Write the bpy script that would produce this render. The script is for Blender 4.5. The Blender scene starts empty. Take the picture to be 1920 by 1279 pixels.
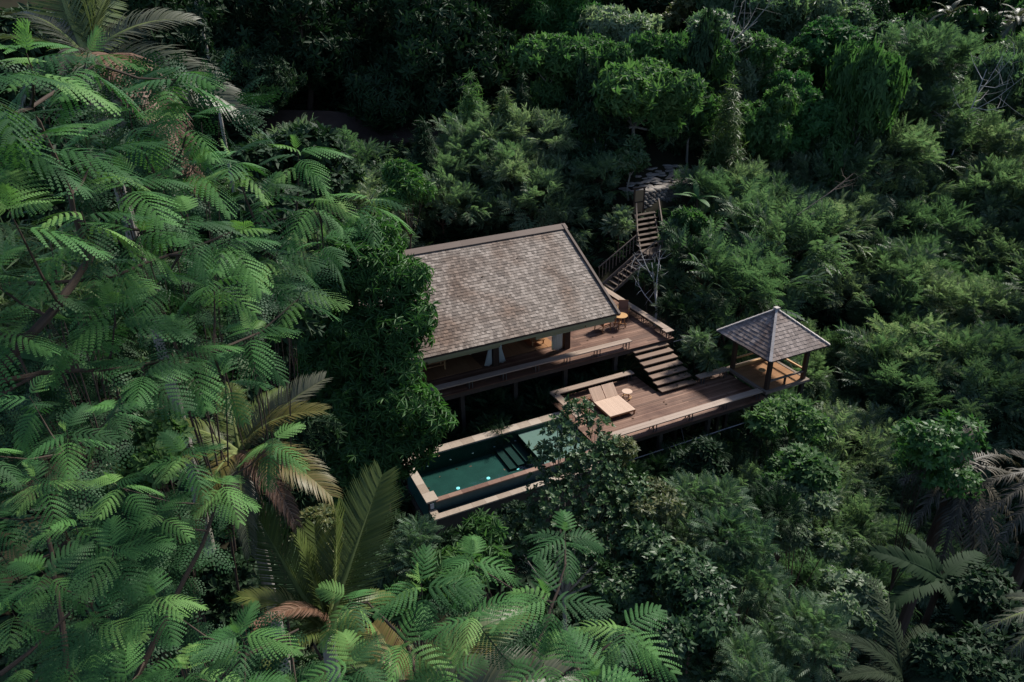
import bpy, math, random
import numpy as np
from mathutils import Vector, Matrix

D = bpy.data
scene = bpy.context.scene
COL = scene.collection
PI = math.pi
RAD = math.radians

# ------------------------------------------------------------------ camera, sky, sun, exposure
CAM = np.array([0.0, 0.0, 20.0])
CX = np.array([0.899673, -0.436291, -0.015435])
CF = np.array([0.383382, 0.806493, -0.450098])
CU = np.array([0.208821, 0.399023, 0.892846])
FPX = 1358.49


def at(px, py, depth):
    """world point seen at photo pixel (1920 wide) at a forward distance in metres"""
    return CAM + depth * (CX * (px - 960) / FPX + CU * (639.5 - py) / FPX + CF)


cam_d = D.cameras.new('camera')
cam_d.sensor_width = 36
cam_d.lens = FPX / 1920 * 36
cam_d.clip_start = 0.1
cam_d.clip_end = 1000
cam = D.objects.new('camera', cam_d)
COL.objects.link(cam)
cam.matrix_world = Matrix(((CX[0], CU[0], -CF[0], CAM[0]), (CX[1], CU[1], -CF[1], CAM[1]),
                           (CX[2], CU[2], -CF[2], CAM[2]), (0, 0, 0, 1)))
scene.camera = cam

SUN_EL, SUN_AZ = RAD(44), RAD(17)          # azimuth measured from +X towards +Y
world = D.worlds.new('World')
scene.world = world
world.use_nodes = True
wn = world.node_tree
wn.nodes.clear()
w_out = wn.nodes.new('ShaderNodeOutputWorld')
w_bg = wn.nodes.new('ShaderNodeBackground')
w_sky = wn.nodes.new('ShaderNodeTexSky')
w_sky.sky_type = 'NISHITA'
w_sky.sun_disc = False
w_sky.sun_elevation = SUN_EL
w_sky.sun_rotation = PI / 2 - SUN_AZ
w_sky.air_density = 0.55
w_sky.dust_density = 0.6
w_bg.inputs['Strength'].default_value = 0.135
wn.links.new(w_sky.outputs[0], w_bg.inputs['Color'])
wn.links.new(w_bg.outputs[0], w_out.inputs['Surface'])

sun_d = D.lights.new('sun', 'SUN')
sun_d.energy = 4.1
sun_d.angle = RAD(7)
sun_d.color = (1.0, 0.95, 0.87)
sun = D.objects.new('sun', sun_d)
COL.objects.link(sun)
sv = Vector((math.cos(SUN_AZ) * math.cos(SUN_EL), math.sin(SUN_AZ) * math.cos(SUN_EL), math.sin(SUN_EL)))
sun.rotation_euler = sv.to_track_quat('Z', 'Y').to_euler()
sun.location = (60, 40, 80)

scene.view_settings.view_transform = 'Standard'
scene.view_settings.look = 'None'
scene.view_settings.exposure = 0.8
scene.view_settings.gamma = 1.0
scene.view_settings.use_curve_mapping = False
scene.render.engine = 'CYCLES'
cy = scene.cycles
cy.max_bounces = 4
cy.diffuse_bounces = 2
cy.glossy_bounces = 2
cy.transmission_bounces = 2
cy.transparent_max_bounces = 8
cy.caustics_reflective = False
cy.caustics_refractive = False
cy.sample_clamp_indirect = 4
cy.use_denoising = True
cy.denoising_prefilter = 'NONE'
cy.use_adaptive_sampling = False

# ------------------------------------------------------------------ materials


def new_mat(name):
    m = D.materials.new(name)
    m.use_nodes = True
    nt = m.node_tree
    nt.nodes.clear()
    o = nt.nodes.new('ShaderNodeOutputMaterial')
    return m, nt, o


def ramp(nt, stops):
    r = nt.nodes.new('ShaderNodeValToRGB')
    els = r.color_ramp.elements
    while len(els) < len(stops):
        els.new(0.5)
    for e, (p, c) in zip(els, stops):
        e.position = p
        e.color = (*c, 1)
    return r


def mixc(nt, a, b, fac, mode='MIX'):
    n = nt.nodes.new('ShaderNodeMix')
    n.data_type = 'RGBA'
    n.blend_type = mode
    for sock, v in ((n.inputs['Factor'], fac), (n.inputs['A'], a), (n.inputs['B'], b)):
        if hasattr(v, 'is_linked') or isinstance(v, bpy.types.NodeSocket):
            nt.links.new(v, sock)
        elif isinstance(v, (int, float)):
            sock.default_value = v
        else:
            sock.default_value = (*v, 1)
    return n.outputs['Result']


def leaf_mat(name, cols, rough=0.5, spec=0.35, trans=0.3, island=0.55):
    """foliage: hue differs leaf by leaf and plant by plant, light passes through thin blades"""
    m, nt, o = new_mat(name)
    geo = nt.nodes.new('ShaderNodeNewGeometry')
    inf = nt.nodes.new('ShaderNodeObjectInfo')
    mx = nt.nodes.new('ShaderNodeMath')
    mx.operation = 'MULTIPLY_ADD'
    nt.links.new(geo.outputs['Random Per Island'], mx.inputs[0])
    mx.inputs[1].default_value = island
    m2 = nt.nodes.new('ShaderNodeMath')
    m2.operation = 'MULTIPLY'
    nt.links.new(inf.outputs['Random'], m2.inputs[0])
    m2.inputs[1].default_value = 1 - island
    nt.links.new(m2.outputs[0], mx.inputs[2])
    n = len(cols)
    r = ramp(nt, [(i / max(1, n - 1), c) for i, c in enumerate(cols)])
    nt.links.new(mx.outputs[0], r.inputs[0])
    p = nt.nodes.new('ShaderNodeBsdfPrincipled')
    nt.links.new(r.outputs[0], p.inputs['Base Color'])
    p.inputs['Roughness'].default_value = rough
    p.inputs['Specular IOR Level'].default_value = spec
    t = nt.nodes.new('ShaderNodeBsdfTranslucent')
    tc = mixc(nt, r.outputs[0], (0.95, 1.15, 0.7), 1.0, 'MULTIPLY')
    nt.links.new(tc, t.inputs['Color'])
    ms = nt.nodes.new('ShaderNodeMixShader')
    ms.inputs[0].default_value = trans
    nt.links.new(p.outputs[0], ms.inputs[1])
    nt.links.new(t.outputs[0], ms.inputs[2])
    nt.links.new(ms.outputs[0], o.inputs['Surface'])
    return m


def rough_mat(name, cols, scale=6.0, stretch=(1, 1, 1), rough=0.8, spec=0.2, per_obj=0.3, bump=0.15, island=0.0,
              stain=None, stain_scale=0.5):
    """wood, stone, bark, soil: grain noise, per-piece tone, optional large weather stains"""
    m, nt, o = new_mat(name)
    tc = nt.nodes.new('ShaderNodeTexCoord')
    mp = nt.nodes.new('ShaderNodeMapping')
    mp.inputs['Scale'].default_value = stretch
    nt.links.new(tc.outputs['Object'], mp.inputs['Vector'])
    no = nt.nodes.new('ShaderNodeTexNoise')
    no.inputs['Scale'].default_value = scale
    no.inputs['Detail'].default_value = 5
    no.inputs['Roughness'].default_value = 0.65
    nt.links.new(mp.outputs[0], no.inputs['Vector'])
    inf = nt.nodes.new('ShaderNodeObjectInfo')
    a = nt.nodes.new('ShaderNodeMath')
    a.operation = 'MULTIPLY_ADD'
    nt.links.new(inf.outputs['Random'], a.inputs[0])
    a.inputs[1].default_value = per_obj
    b = nt.nodes.new('ShaderNodeMath')
    b.operation = 'MULTIPLY'
    nt.links.new(no.outputs['Fac'], b.inputs[0])
    b.inputs[1].default_value = max(0.1, 1 - per_obj - island)
    nt.links.new(b.outputs[0], a.inputs[2])
    fac = a.outputs[0]
    if island:
        g = nt.nodes.new('ShaderNodeNewGeometry')
        c = nt.nodes.new('ShaderNodeMath')
        c.operation = 'MULTIPLY_ADD'
        nt.links.new(g.outputs['Random Per Island'], c.inputs[0])
        c.inputs[1].default_value = island
        nt.links.new(fac, c.inputs[2])
        fac = c.outputs[0]
    n = len(cols)
    r = ramp(nt, [(0.15 + 0.7 * i / max(1, n - 1), c) for i, c in enumerate(cols)])
    nt.links.new(fac, r.inputs[0])
    colr = r.outputs[0]
    if stain:
        s = nt.nodes.new('ShaderNodeTexNoise')
        s.inputs['Scale'].default_value = stain_scale
        s.inputs['Detail'].default_value = 4
        nt.links.new(tc.outputs['Object'], s.inputs['Vector'])
        sr = ramp(nt, [(0.48, (0, 0, 0)), (0.68, (1, 1, 1))])
        nt.links.new(s.outputs['Fac'], sr.inputs[0])
        colr = mixc(nt, colr, stain, sr.outputs[0], 'MULTIPLY')
    p = nt.nodes.new('ShaderNodeBsdfPrincipled')
    nt.links.new(colr, p.inputs['Base Color'])
    p.inputs['Roughness'].default_value = rough
    p.inputs['Specular IOR Level'].default_value = spec
    if bump:
        bm = nt.nodes.new('ShaderNodeBump')
        bm.inputs['Strength'].default_value = bump
        bm.inputs['Distance'].default_value = 0.02
        nt.links.new(no.outputs['Fac'], bm.inputs['Height'])
        nt.links.new(bm.outputs[0], p.inputs['Normal'])
    nt.links.new(p.outputs[0], o.inputs['Surface'])
    return m


M = {}
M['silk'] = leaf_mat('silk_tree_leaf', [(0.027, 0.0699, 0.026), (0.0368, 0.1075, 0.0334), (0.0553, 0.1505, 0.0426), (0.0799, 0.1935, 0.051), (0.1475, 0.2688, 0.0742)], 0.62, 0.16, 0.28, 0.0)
M['silk_mid'] = leaf_mat('silk_tree_leaf_shaded', [(0.011, 0.036, 0.014), (0.018, 0.055, 0.02), (0.03, 0.08, 0.028)], 0.6, 0.2, 0.18)  # darker copy of the silk leaf, shade between the fronds put into its colour
M['shoot'] = leaf_mat('young_shoot', [(0.12, 0.25, 0.06), (0.17, 0.30, 0.08)], 0.55, 0.3, 0.3)
M['feather'] = leaf_mat('feathery_leaf', [(0.0485, 0.0993, 0.0546), (0.0847, 0.1461, 0.0766), (0.1394, 0.1987, 0.1093), (0.2663, 0.304, 0.1968)], 0.5, 0.35, 0.45, 0.45)
M['mango'] = leaf_mat('mango_leaf', [(0.0246, 0.067, 0.0214), (0.041, 0.1139, 0.0295), (0.0684, 0.1606, 0.0374), (0.1505, 0.2276, 0.0469)], 0.5, 0.28, 0.35, 0.55)
M['frangi'] = leaf_mat('glossy_obovate_leaf', [(0.0144, 0.0406, 0.0162), (0.027, 0.0674, 0.0234), (0.0496, 0.099, 0.036), (0.108, 0.144, 0.072)], 0.45, 0.3, 0.25, 0.55)
M['broad'] = leaf_mat('broad_tree_leaf', [(0.0338, 0.0799, 0.0268), (0.0603, 0.1368, 0.0424), (0.1264, 0.2111, 0.0726)], 0.58, 0.22, 0.45, 0.55)
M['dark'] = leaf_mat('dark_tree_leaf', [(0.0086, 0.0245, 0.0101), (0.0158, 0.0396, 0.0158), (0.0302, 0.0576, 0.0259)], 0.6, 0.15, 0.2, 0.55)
M['vivid'] = leaf_mat('vivid_creeper_leaf', [(0.025, 0.075, 0.026), (0.04, 0.12, 0.036), (0.07, 0.165, 0.05)], 0.6, 0.2, 0.42, 0.55)
M['bamboo'] = leaf_mat('bamboo_leaf', [(0.05, 0.1, 0.03), (0.09, 0.14, 0.05), (0.13, 0.18, 0.06)], 0.5, 0.3, 0.4, 0.55)
M['pale'] = leaf_mat('pale_leaf', [(0.04, 0.068, 0.024), (0.072, 0.096, 0.036), (0.16, 0.152, 0.052)], 0.5, 0.3, 0.3, 0.8)
M['palm'] = leaf_mat('coconut_leaflet', [(0.0438, 0.069, 0.0162), (0.075, 0.1035, 0.0252), (0.1187, 0.1323, 0.036)], 0.45, 0.3, 0.22, 0.5)
M['palm_grey'] = leaf_mat('old_palm_leaflet', [(0.05, 0.06, 0.032), (0.085, 0.092, 0.055), (0.13, 0.125, 0.085)], 0.45, 0.3, 0.18, 0.5)
M['palm_dark'] = leaf_mat('dark_palm_leaflet', [(0.012, 0.021, 0.0108), (0.021, 0.033, 0.0168), (0.033, 0.045, 0.024)], 0.75, 0.08, 0.15, 0.5)
M['palm_yellow'] = leaf_mat('yellow_palm_leaflet', [(0.07, 0.075, 0.02), (0.12, 0.11, 0.03), (0.18, 0.12, 0.05)], 0.45, 0.3, 0.3, 0.5)
M['palm_brown'] = leaf_mat('withered_palm_leaflet', [(0.07, 0.035, 0.02), (0.13, 0.07, 0.042), (0.22, 0.145, 0.10)], 0.6, 0.2, 0.15, 0.7)
M['palm_dead'] = leaf_mat('dead_palm_leaflet', [(0.022, 0.022, 0.014), (0.05, 0.045, 0.03), (0.13, 0.11, 0.08)], 0.55, 0.25, 0.1, 0.8)
M['banana'] = leaf_mat('banana_leaf', [(0.04, 0.11, 0.035), (0.07, 0.15, 0.05)], 0.6, 0.2, 0.25)
M['pleat'] = leaf_mat('pleated_leaf', [(0.0104, 0.0286, 0.0104), (0.0182, 0.039, 0.0146)], 0.7, 0.12, 0.2)
M['rib'] = rough_mat('leaf_rib', [(0.10, 0.14, 0.04), (0.17, 0.19, 0.07)], bump=0)
M['bark'] = rough_mat('brown_bark', [(0.03, 0.022, 0.016), (0.07, 0.05, 0.038)], 8, (1, 1, 0.25), 0.85)
M['bark_red'] = rough_mat('reddish_twig', [(0.05, 0.03, 0.02), (0.10, 0.055, 0.04)], 8, (1, 1, 0.25), 0.8)
M['bark_pale'] = rough_mat('pale_bark', [(0.16, 0.145, 0.12), (0.30, 0.28, 0.24)], 9, (1, 1, 0.4), 0.85)
M['bark_white'] = rough_mat('bleached_bark', [(0.34, 0.33, 0.31), (0.5, 0.49, 0.47)], 9, (1, 1, 0.4), 0.85)
M['soil'] = rough_mat('forest_soil', [(0.010, 0.010, 0.006), (0.022, 0.02, 0.012), (0.016, 0.026, 0.010)], 0.9, (1, 1, 1), 0.95, 0.1, 0, 0.4)
M['bare_soil'] = rough_mat('bare_terrace_soil', [(0.028, 0.02, 0.016), (0.06, 0.042, 0.035)], 1.5, (1, 1, 1), 0.95, 0.1, 0, 0.4)
M['deck'] = rough_mat('weathered_deck', [(0.0756, 0.0361, 0.0215), (0.1455, 0.0741, 0.0455), (0.256, 0.1472, 0.0994)], 3.0, (0.5, 9, 9), 0.6, 0.35, 0.5, 0.15, 0, (0.55, 0.42, 0.36), 0.5)
M['bench'] = rough_mat('bench_board', [(0.22, 0.1568, 0.1161), (0.36, 0.2755, 0.215)], 3.0, (0.5, 9, 9), 0.5, 0.4, 0.3)
M['beam'] = rough_mat('dark_beam', [(0.035, 0.027, 0.022), (0.08, 0.06, 0.048)], 4, (1, 1, 1), 0.8)
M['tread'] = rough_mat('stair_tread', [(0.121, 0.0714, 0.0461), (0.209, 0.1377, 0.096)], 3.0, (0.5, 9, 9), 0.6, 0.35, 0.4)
M['tread_shaded'] = rough_mat('shaded_stair_tread', [(0.055, 0.038, 0.028), (0.11, 0.08, 0.062)], 3.0, (0.5, 9, 9), 0.7, 0.25, 0.4)  # darker copy of the stair tread with the slope's shade in its colour
M['shingle'] = rough_mat('wood_shingle', [(0.0763, 0.0582, 0.0466), (0.1749, 0.1406, 0.1144), (0.318, 0.2667, 0.2244)], 5, (9, 0.7, 0.7), 0.7, 0.3, 0.0, 0.3, 0.5, (0.62, 0.49, 0.41), 0.45)
M['shingle_grey'] = rough_mat('grey_shingle', [(0.1066, 0.0833, 0.0735), (0.1907, 0.1519, 0.134), (0.3366, 0.2744, 0.2421)], 5, (5, 5, 0.7), 0.7, 0.3, 0.0, 0.3, 0.5, (0.7, 0.6, 0.55), 0.9)
M['cap'] = rough_mat('ridge_board', [(0.0876, 0.0621, 0.0486), (0.1648, 0.1242, 0.1008)], 4, (0.6, 6, 6), 0.7)
M['step'] = rough_mat('shade_toned_pool_step', [(0.0136, 0.034, 0.0306), (0.0238, 0.051, 0.0459)], 3, (1, 1, 1), 0.6, 0.2, 0, 0)  # pool tile darkened, with the corner's shade put into the colour
M['hipcap'] = rough_mat('hip_cap', [(0.30, 0.27, 0.25), (0.46, 0.42, 0.39)], 5, (2, 2, 2), 0.8)
M['fascia'] = rough_mat('olive_canvas', [(0.20, 0.19, 0.10), (0.30, 0.28, 0.16)], 3, (1, 4, 4), 0.8)
M['post'] = rough_mat('dark_post', [(0.033, 0.0196, 0.0133), (0.075, 0.046, 0.0314)], 5, (4, 4, 0.5), 0.6)
M['teak'] = rough_mat('lightened_teak_slat', [(0.4514, 0.3, 0.2063), (0.5612, 0.384, 0.2687)], 4, (6, 0.5, 3), 0.5, 0.4, 0.4, 0.05)  # backrest wood lightened to make up for slats turned from the sun
M['teak_pale'] = rough_mat('pale_teak_slat', [(0.44, 0.31, 0.225), (0.53, 0.38, 0.28)], 4, (6, 0.5, 3), 0.5, 0.4, 0.4, 0.05)
M['teak_dark'] = rough_mat('oiled_teak', [(0.26, 0.12, 0.05), (0.40, 0.20, 0.085)], 4, (3, 3, 3), 0.45, 0.4, 0.2, 0.05)
M['tabletop'] = rough_mat('table_top_wood', [(0.40, 0.22, 0.085), (0.50, 0.29, 0.12)], 4, (6, 1, 1), 0.45, 0.4, 0.0, 0.05)
M['leather'] = rough_mat('brown_leather', [(0.18, 0.075, 0.04), (0.26, 0.12, 0.065)], 12, (1, 1, 1), 0.5, 0.4)
M['mat'] = rough_mat('woven_floor_mat', [(0.195, 0.09, 0.0375), (0.315, 0.165, 0.075)], 8, (1, 4, 1), 0.8)
M['interior'] = rough_mat('interior_wall', [(0.09, 0.0525, 0.033), (0.165, 0.0975, 0.063)], 4, (4, 1, 0.6), 0.7)
M['stone'] = rough_mat('coping_stone', [(0.20, 0.15, 0.11), (0.30, 0.24, 0.185), (0.37, 0.31, 0.25)], 7, (1, 1, 1), 0.7, 0.3, 0.5, 0.2)
M['weirstone'] = rough_mat('wet_weir_stone', [(0.10, 0.05, 0.035), (0.20, 0.12, 0.085), (0.28, 0.18, 0.13)], 6, (1, 1, 1), 0.35, 0.5, 0.6, 0.1)
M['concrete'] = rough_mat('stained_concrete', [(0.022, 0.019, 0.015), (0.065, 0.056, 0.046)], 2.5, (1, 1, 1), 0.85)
M['pooltile'] = rough_mat('green_pool_tile', [(0.012, 0.045, 0.040), (0.02, 0.07, 0.06), (0.03, 0.095, 0.08)], 1.2, (1, 1, 1), 0.5, 0.3, 0.0, 0.0)
M['weirtile'] = rough_mat('dark_weir_tile', [(0.03, 0.055, 0.055), (0.055, 0.085, 0.085)], 3, (1, 1, 1), 0.4, 0.4, 0.0, 0.0)
M['shelf'] = rough_mat('pale_shelf_tile', [(0.24, 0.265, 0.235), (0.31, 0.33, 0.30)], 4, (1, 1, 1), 0.5, 0.3, 0.0, 0.0)
M['metal'] = rough_mat('dark_metal', [(0.03, 0.03, 0.032), (0.06, 0.06, 0.062)], 6, (1, 1, 1), 0.4, 0.5, 0, 0)
M['pipe'] = rough_mat('galvanised_pipe', [(0.16, 0.16, 0.16), (0.26, 0.26, 0.26)], 6, (1, 1, 1), 0.45, 0.5, 0, 0)
M['cloth'] = leaf_mat('white_curtain', [(0.78, 0.78, 0.78), (0.82, 0.82, 0.83)], 0.9, 0.1, 0.4)
M['rock'] = rough_mat('wall_stone', [(0.05, 0.045, 0.04), (0.12, 0.11, 0.10), (0.22, 0.2, 0.18)], 4, (1, 1, 1), 0.9, 0.2, 0.5, 0.4)
M['path'] = rough_mat('path_stone', [(0.2, 0.175, 0.155), (0.34, 0.31, 0.28)], 3, (1, 1, 1), 0.9, 0.2, 0.4, 0.4)
M['rail'] = rough_mat('weathered_rail', [(0.14, 0.105, 0.08), (0.23, 0.18, 0.145)], 4, (2, 2, 2), 0.8)
M['panel'] = rough_mat('straw_panel', [(0.20, 0.13, 0.07), (0.28, 0.19, 0.11)], 6, (6, 6, 1), 0.8)
M['glassblue'] = rough_mat('dusty_blue_panel', [(0.05, 0.075, 0.085), (0.08, 0.11, 0.12)], 2, (1, 1, 1), 0.3, 0.5, 0, 0)
M['plastic'] = rough_mat('pale_blue_plate', [(0.22, 0.26, 0.30), (0.3, 0.34, 0.38)], 5, (1, 1, 1), 0.5, 0.4, 0, 0)


def water_mat(name, tint, rough):
    m, nt, o = new_mat(name)
    fr = nt.nodes.new('ShaderNodeFresnel')
    fr.inputs['IOR'].default_value = 1.33
    tr = nt.nodes.new('ShaderNodeBsdfTransparent')
    tr.inputs['Color'].default_value = (*tint, 1)
    gl = nt.nodes.new('ShaderNodeBsdfGlossy')
    gl.inputs['Roughness'].default_value = rough
    gl.inputs['Color'].default_value = (0.9, 0.95, 1, 1)
    no = nt.nodes.new('ShaderNodeTexNoise')
    no.inputs['Scale'].default_value = 2.2
    no.inputs['Detail'].default_value = 3
    tc = nt.nodes.new('ShaderNodeTexCoord')
    nt.links.new(tc.outputs['Object'], no.inputs['Vector'])
    bm = nt.nodes.new('ShaderNodeBump')
    bm.inputs['Strength'].default_value = 0.3
    bm.inputs['Distance'].default_value = 0.05
    nt.links.new(no.outputs['Fac'], bm.inputs['Height'])
    nt.links.new(bm.outputs[0], gl.inputs['Normal'])
    ms = nt.nodes.new('ShaderNodeMixShader')
    nt.links.new(fr.outputs[0], ms.inputs[0])
    nt.links.new(tr.outputs[0], ms.inputs[1])
    nt.links.new(gl.outputs[0], ms.inputs[2])
    nt.links.new(ms.outputs[0], o.inputs['Surface'])
    return m


M['water'] = water_mat('pool_water', (0.70, 0.86, 0.83), 0.03)
M['lamp'], _nt, _o = new_mat('pool_lamp_glow')
_e = _nt.nodes.new('ShaderNodeEmission')
_e.inputs['Color'].default_value = (0.35, 0.95, 1.0, 1)
_e.inputs['Strength'].default_value = 0.9
_nt.links.new(_e.outputs[0], _o.inputs['Surface'])

# ------------------------------------------------------------------ object helpers
ORG = {}


def props(o, label=None, cat=None, group=None, kind=None):
    for k, v in (('label', label), ('category', cat), ('group', group), ('kind', kind)):
        if v:
            o[k] = v


def thing(name, label, cat, loc=(0, 0, 0), group=None, rotz=0.0):
    o = D.objects.new(name, None)
    o.empty_display_size = 0.2
    COL.objects.link(o)
    o.location = loc
    o.rotation_euler = (0, 0, rotz)
    props(o, label, cat, group)
    ORG[o] = np.array(loc if rotz == 0 else (0, 0, 0), float)
    return o


def link_mesh(name, me, parent=None, label=None, kind=None):
    o = D.objects.new(name, me)
    COL.objects.link(o)
    if parent is not None:
        o.parent = parent
        ORG[o] = ORG.get(parent, np.zeros(3))
    props(o, label, None, None, kind)
    return o


class MB:
    """collects boxes, beams, tubes, lathes in world coordinates, then links them as one mesh"""

    def __init__(s):
        s.v = []
        s.f = []

    def add(s, vs, fs):
        b = len(s.v)
        s.v += [tuple(map(float, v)) for v in vs]
        s.f += [tuple(b + i for i in f) for f in fs]
        return s

    def box(s, x0, x1, y0, y1, z0, z1):
        return s.add([(x0, y0, z0), (x1, y0, z0), (x1, y1, z0), (x0, y1, z0), (x0, y0, z1), (x1, y0, z1), (x1, y1, z1), (x0, y1, z1)],
                     [(0, 3, 2, 1), (4, 5, 6, 7), (0, 1, 5, 4), (1, 2, 6, 5), (2, 3, 7, 6), (3, 0, 4, 7)])

    def hexa(s, bottom, top):
        return s.add(list(bottom) + list(top), [(0, 3, 2, 1), (4, 5, 6, 7), (0, 1, 5, 4), (1, 2, 6, 5), (2, 3, 7, 6), (3, 0, 4, 7)])

    def beam(s, a, b, w, h, up=(0, 0, 1)):
        a = np.array(a, float)
        b = np.array(b, float)
        d = b - a
        d /= np.linalg.norm(d)
        u = np.array(up, float)
        if abs(d @ u) > 0.98:
            u = np.array((0, 1.0, 0))
        y = np.cross(u, d)
        y /= np.linalg.norm(y)
        z = np.cross(d, y)
        q = [(-1, -1), (1, -1), (1, 1), (-1, 1)]
        A = [a + y * i * w / 2 + z * j * h / 2 for i, j in q]
        B = [b + y * i * w / 2 + z * j * h / 2 for i, j in q]
        return s.add(A + B, [(0, 1, 2, 3), (7, 6, 5, 4), (0, 4, 5, 1), (1, 5, 6, 2), (2, 6, 7, 3), (3, 7, 4, 0)])

    def tube(s, pts, rad, n=6, cap=True):
        pts = [np.array(p, float) for p in pts]
        if not hasattr(rad, '__len__'):
            rad = [rad] * len(pts)
        rings = []
        vs = []
        ref = np.array((0.31, 0.17, 0.93))
        for i, p in enumerate(pts):
            d = pts[min(i + 1, len(pts) - 1)] - pts[max(i - 1, 0)]
            d = d / (np.linalg.norm(d) + 1e-9)
            x = np.cross(d, ref)
            if np.linalg.norm(x) < 0.15:
                x = np.cross(d, (1, 0, 0))
            x /= np.linalg.norm(x)
            y = np.cross(d, x)
            vs += [p + rad[i] * (math.cos(2 * PI * k / n) * x + math.sin(2 * PI * k / n) * y) for k in range(n)]
        fs = []
        for i in range(len(pts) - 1):
            for k in range(n):
                k2 = (k + 1) % n
                fs.append((i * n + k, i * n + k2, (i + 1) * n + k2, (i + 1) * n + k))
        if cap:
            fs.append(tuple(range(n))[::-1])
            fs.append(tuple((len(pts) - 1) * n + k for k in range(n)))
        return s.add(vs, fs)

    def lathe(s, c, prof, n=20):
        vs = [(c[0] + r * math.cos(2 * PI * k / n), c[1] + r * math.sin(2 * PI * k / n), c[2] + z) for r, z in prof for k in range(n)]
        fs = []
        for i in range(len(prof) - 1):
            for k in range(n):
                k2 = (k + 1) % n
                fs.append((i * n + k, i * n + k2, (i + 1) * n + k2, (i + 1) * n + k))
        fs.append(tuple(range(n))[::-1])
        fs.append(tuple((len(prof) - 1) * n + k for k in range(n)))
        return s.add(vs, fs)

    def mesh(s, name, mat, org=(0, 0, 0), smooth=False):
        me = D.meshes.new(name)
        v = np.array(s.v) - np.array(org)
        me.from_pydata(v.tolist(), [], s.f)
        me.materials.append(mat)
        if smooth:
            me.shade_smooth()
        return me

    def build(s, name, mat, parent=None, label=None, kind=None, smooth=False):
        org = ORG.get(parent, np.zeros(3))
        return link_mesh(name, s.mesh(name, mat, org, smooth), parent, label, kind)


def B(x0, x1, y0, y1, z0, z1):
    return MB().box(x0, x1, y0, y1, z0, z1)


def copy_thing(root, loc, rotz=0.0, scale=1.0, label=None):
    c = root.copy()
    COL.objects.link(c)
    c.location = loc
    c.rotation_euler = (0, 0, rotz)
    c.scale = scale if hasattr(scale, '__len__') else (scale,) * 3
    if label:
        c['label'] = label
    for ch in root.children:
        d = ch.copy()
        COL.objects.link(d)
        d.parent = c
        for g in ch.children:
            e = g.copy()
            COL.objects.link(e)
            e.parent = d
    return c


# ------------------------------------------------------------------ terrain
GP = np.array([
    (-40, -30, 6), (0, -25, -6), (40, -30, -8), (-25, 8, 2), (0, 5, -7), (10, 8, -9), (20, 12, -11), (32, 18, -11), (10, 18, -6.5),
    (0, 20, -4), (-15, 25, 1), (7, 23, -4.5), (16, 23.6, -3.6), (25, 23.5, -6), (31, 25, -8.5), (7, 30, -1.6), (16, 30, -1.2),
    (21, 30, -1.4), (24, 33, -0.2), (28, 28, -5), (27, 36.8, 1.2), (24, 40, 1.4), (10, 40, 1.0), (16, 42, 1.6), (30, 40.5, 4.2),
    (34, 43.5, 5.9), (40, 47, 6.0), (36, 51, 9.2), (12, 55, 7.0), (14, 63, 9.2), (0, 50, 5), (-15, 50, 6), (5, 75, 12), (27, 70, 11.5),
    (46, 63, 13), (62, 85, 16), (40, 95, 20), (0, 100, 22), (-40, 80, 18), (36, 30, -6), (45, 31, -3.0), (40, 38, 0), (50, 44, 3.0),
    (60, 42, 4.5), (75, 50, 4.5), (64, 60, 8), (92, 64, -3), (110, 82, -2), (135, 100, 6), (160, 118, 18),
    (220, 150, 40), (160, 160, 30), (100, 120, 20), (115, 66, 2), (170, 70, 20), (42, 13, -7), (50, 20, -3), (60, 29, -1), (70, 36, 2.5), (58, 13, 14), (64, 19.5, 15), (74, 28, 22), (81, 34.5, 24), (67, 11, 36), (75, 18, 42), (84, 26, 45), (90, 34, 44), (91, 39, 28), (92, 46, 10), (80, 6, 44), (58, 0, 24), (97, 22, 52), (92, 43, 12), (45, -2, 8), (120, 0, 30), (230, 40, 40), (60, 230, 50), (-40, 200, 45), (230, 260, 70)], float)


def _tps(r2):
    return 0.5 * r2 * np.log(r2 + 1e-6)


_n = len(GP)
_d2 = ((GP[:, None, :2] - GP[None, :, :2]) ** 2).sum(-1) / 1e3
_A = np.zeros((_n + 3, _n + 3))
_A[:_n, :_n] = _tps(_d2) + np.eye(_n) * 0.004
_A[:_n, _n] = 1
_A[:_n, _n + 1:] = GP[:, :2] / 30
_A[_n:, :_n] = _A[:_n, _n:].T
_W = np.linalg.solve(_A, np.concatenate([GP[:, 2], np.zeros(3)]))


def ground(x, y):
    x = np.atleast_1d(np.asarray(x, float))
    y = np.atleast_1d(np.asarray(y, float))
    d2 = ((x[:, None] - GP[None, :, 0]) ** 2 + (y[:, None] - GP[None, :, 1]) ** 2) / 1e3
    z = _tps(d2) @ _W[:_n] + _W[_n] + _W[_n + 1] * x / 30 + _W[_n + 2] * y / 30
    return z


def gz(x, y):
    return float(ground(x, y)[0])


def np_mesh(name, V, F, mat, smooth=False):
    """mesh from arrays: V (n,3), F (m,4)"""
    me = D.meshes.new(name)
    me.vertices.add(len(V))
    me.vertices.foreach_set('co', np.ascontiguousarray(V, np.float32).ravel())
    k = F.shape[1]
    me.loops.add(F.size)
    me.loops.foreach_set('vertex_index', np.ascontiguousarray(F, np.int32).ravel())
    me.polygons.add(len(F))
    me.polygons.foreach_set('loop_start', np.arange(0, F.size, k, dtype=np.int32))
    me.polygons.foreach_set('loop_total', np.full(len(F), k, dtype=np.int32))
    me.update(calc_edges=True)
    me.materials.append(mat)
    if smooth:
        me.shade_smooth()
    return me


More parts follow.
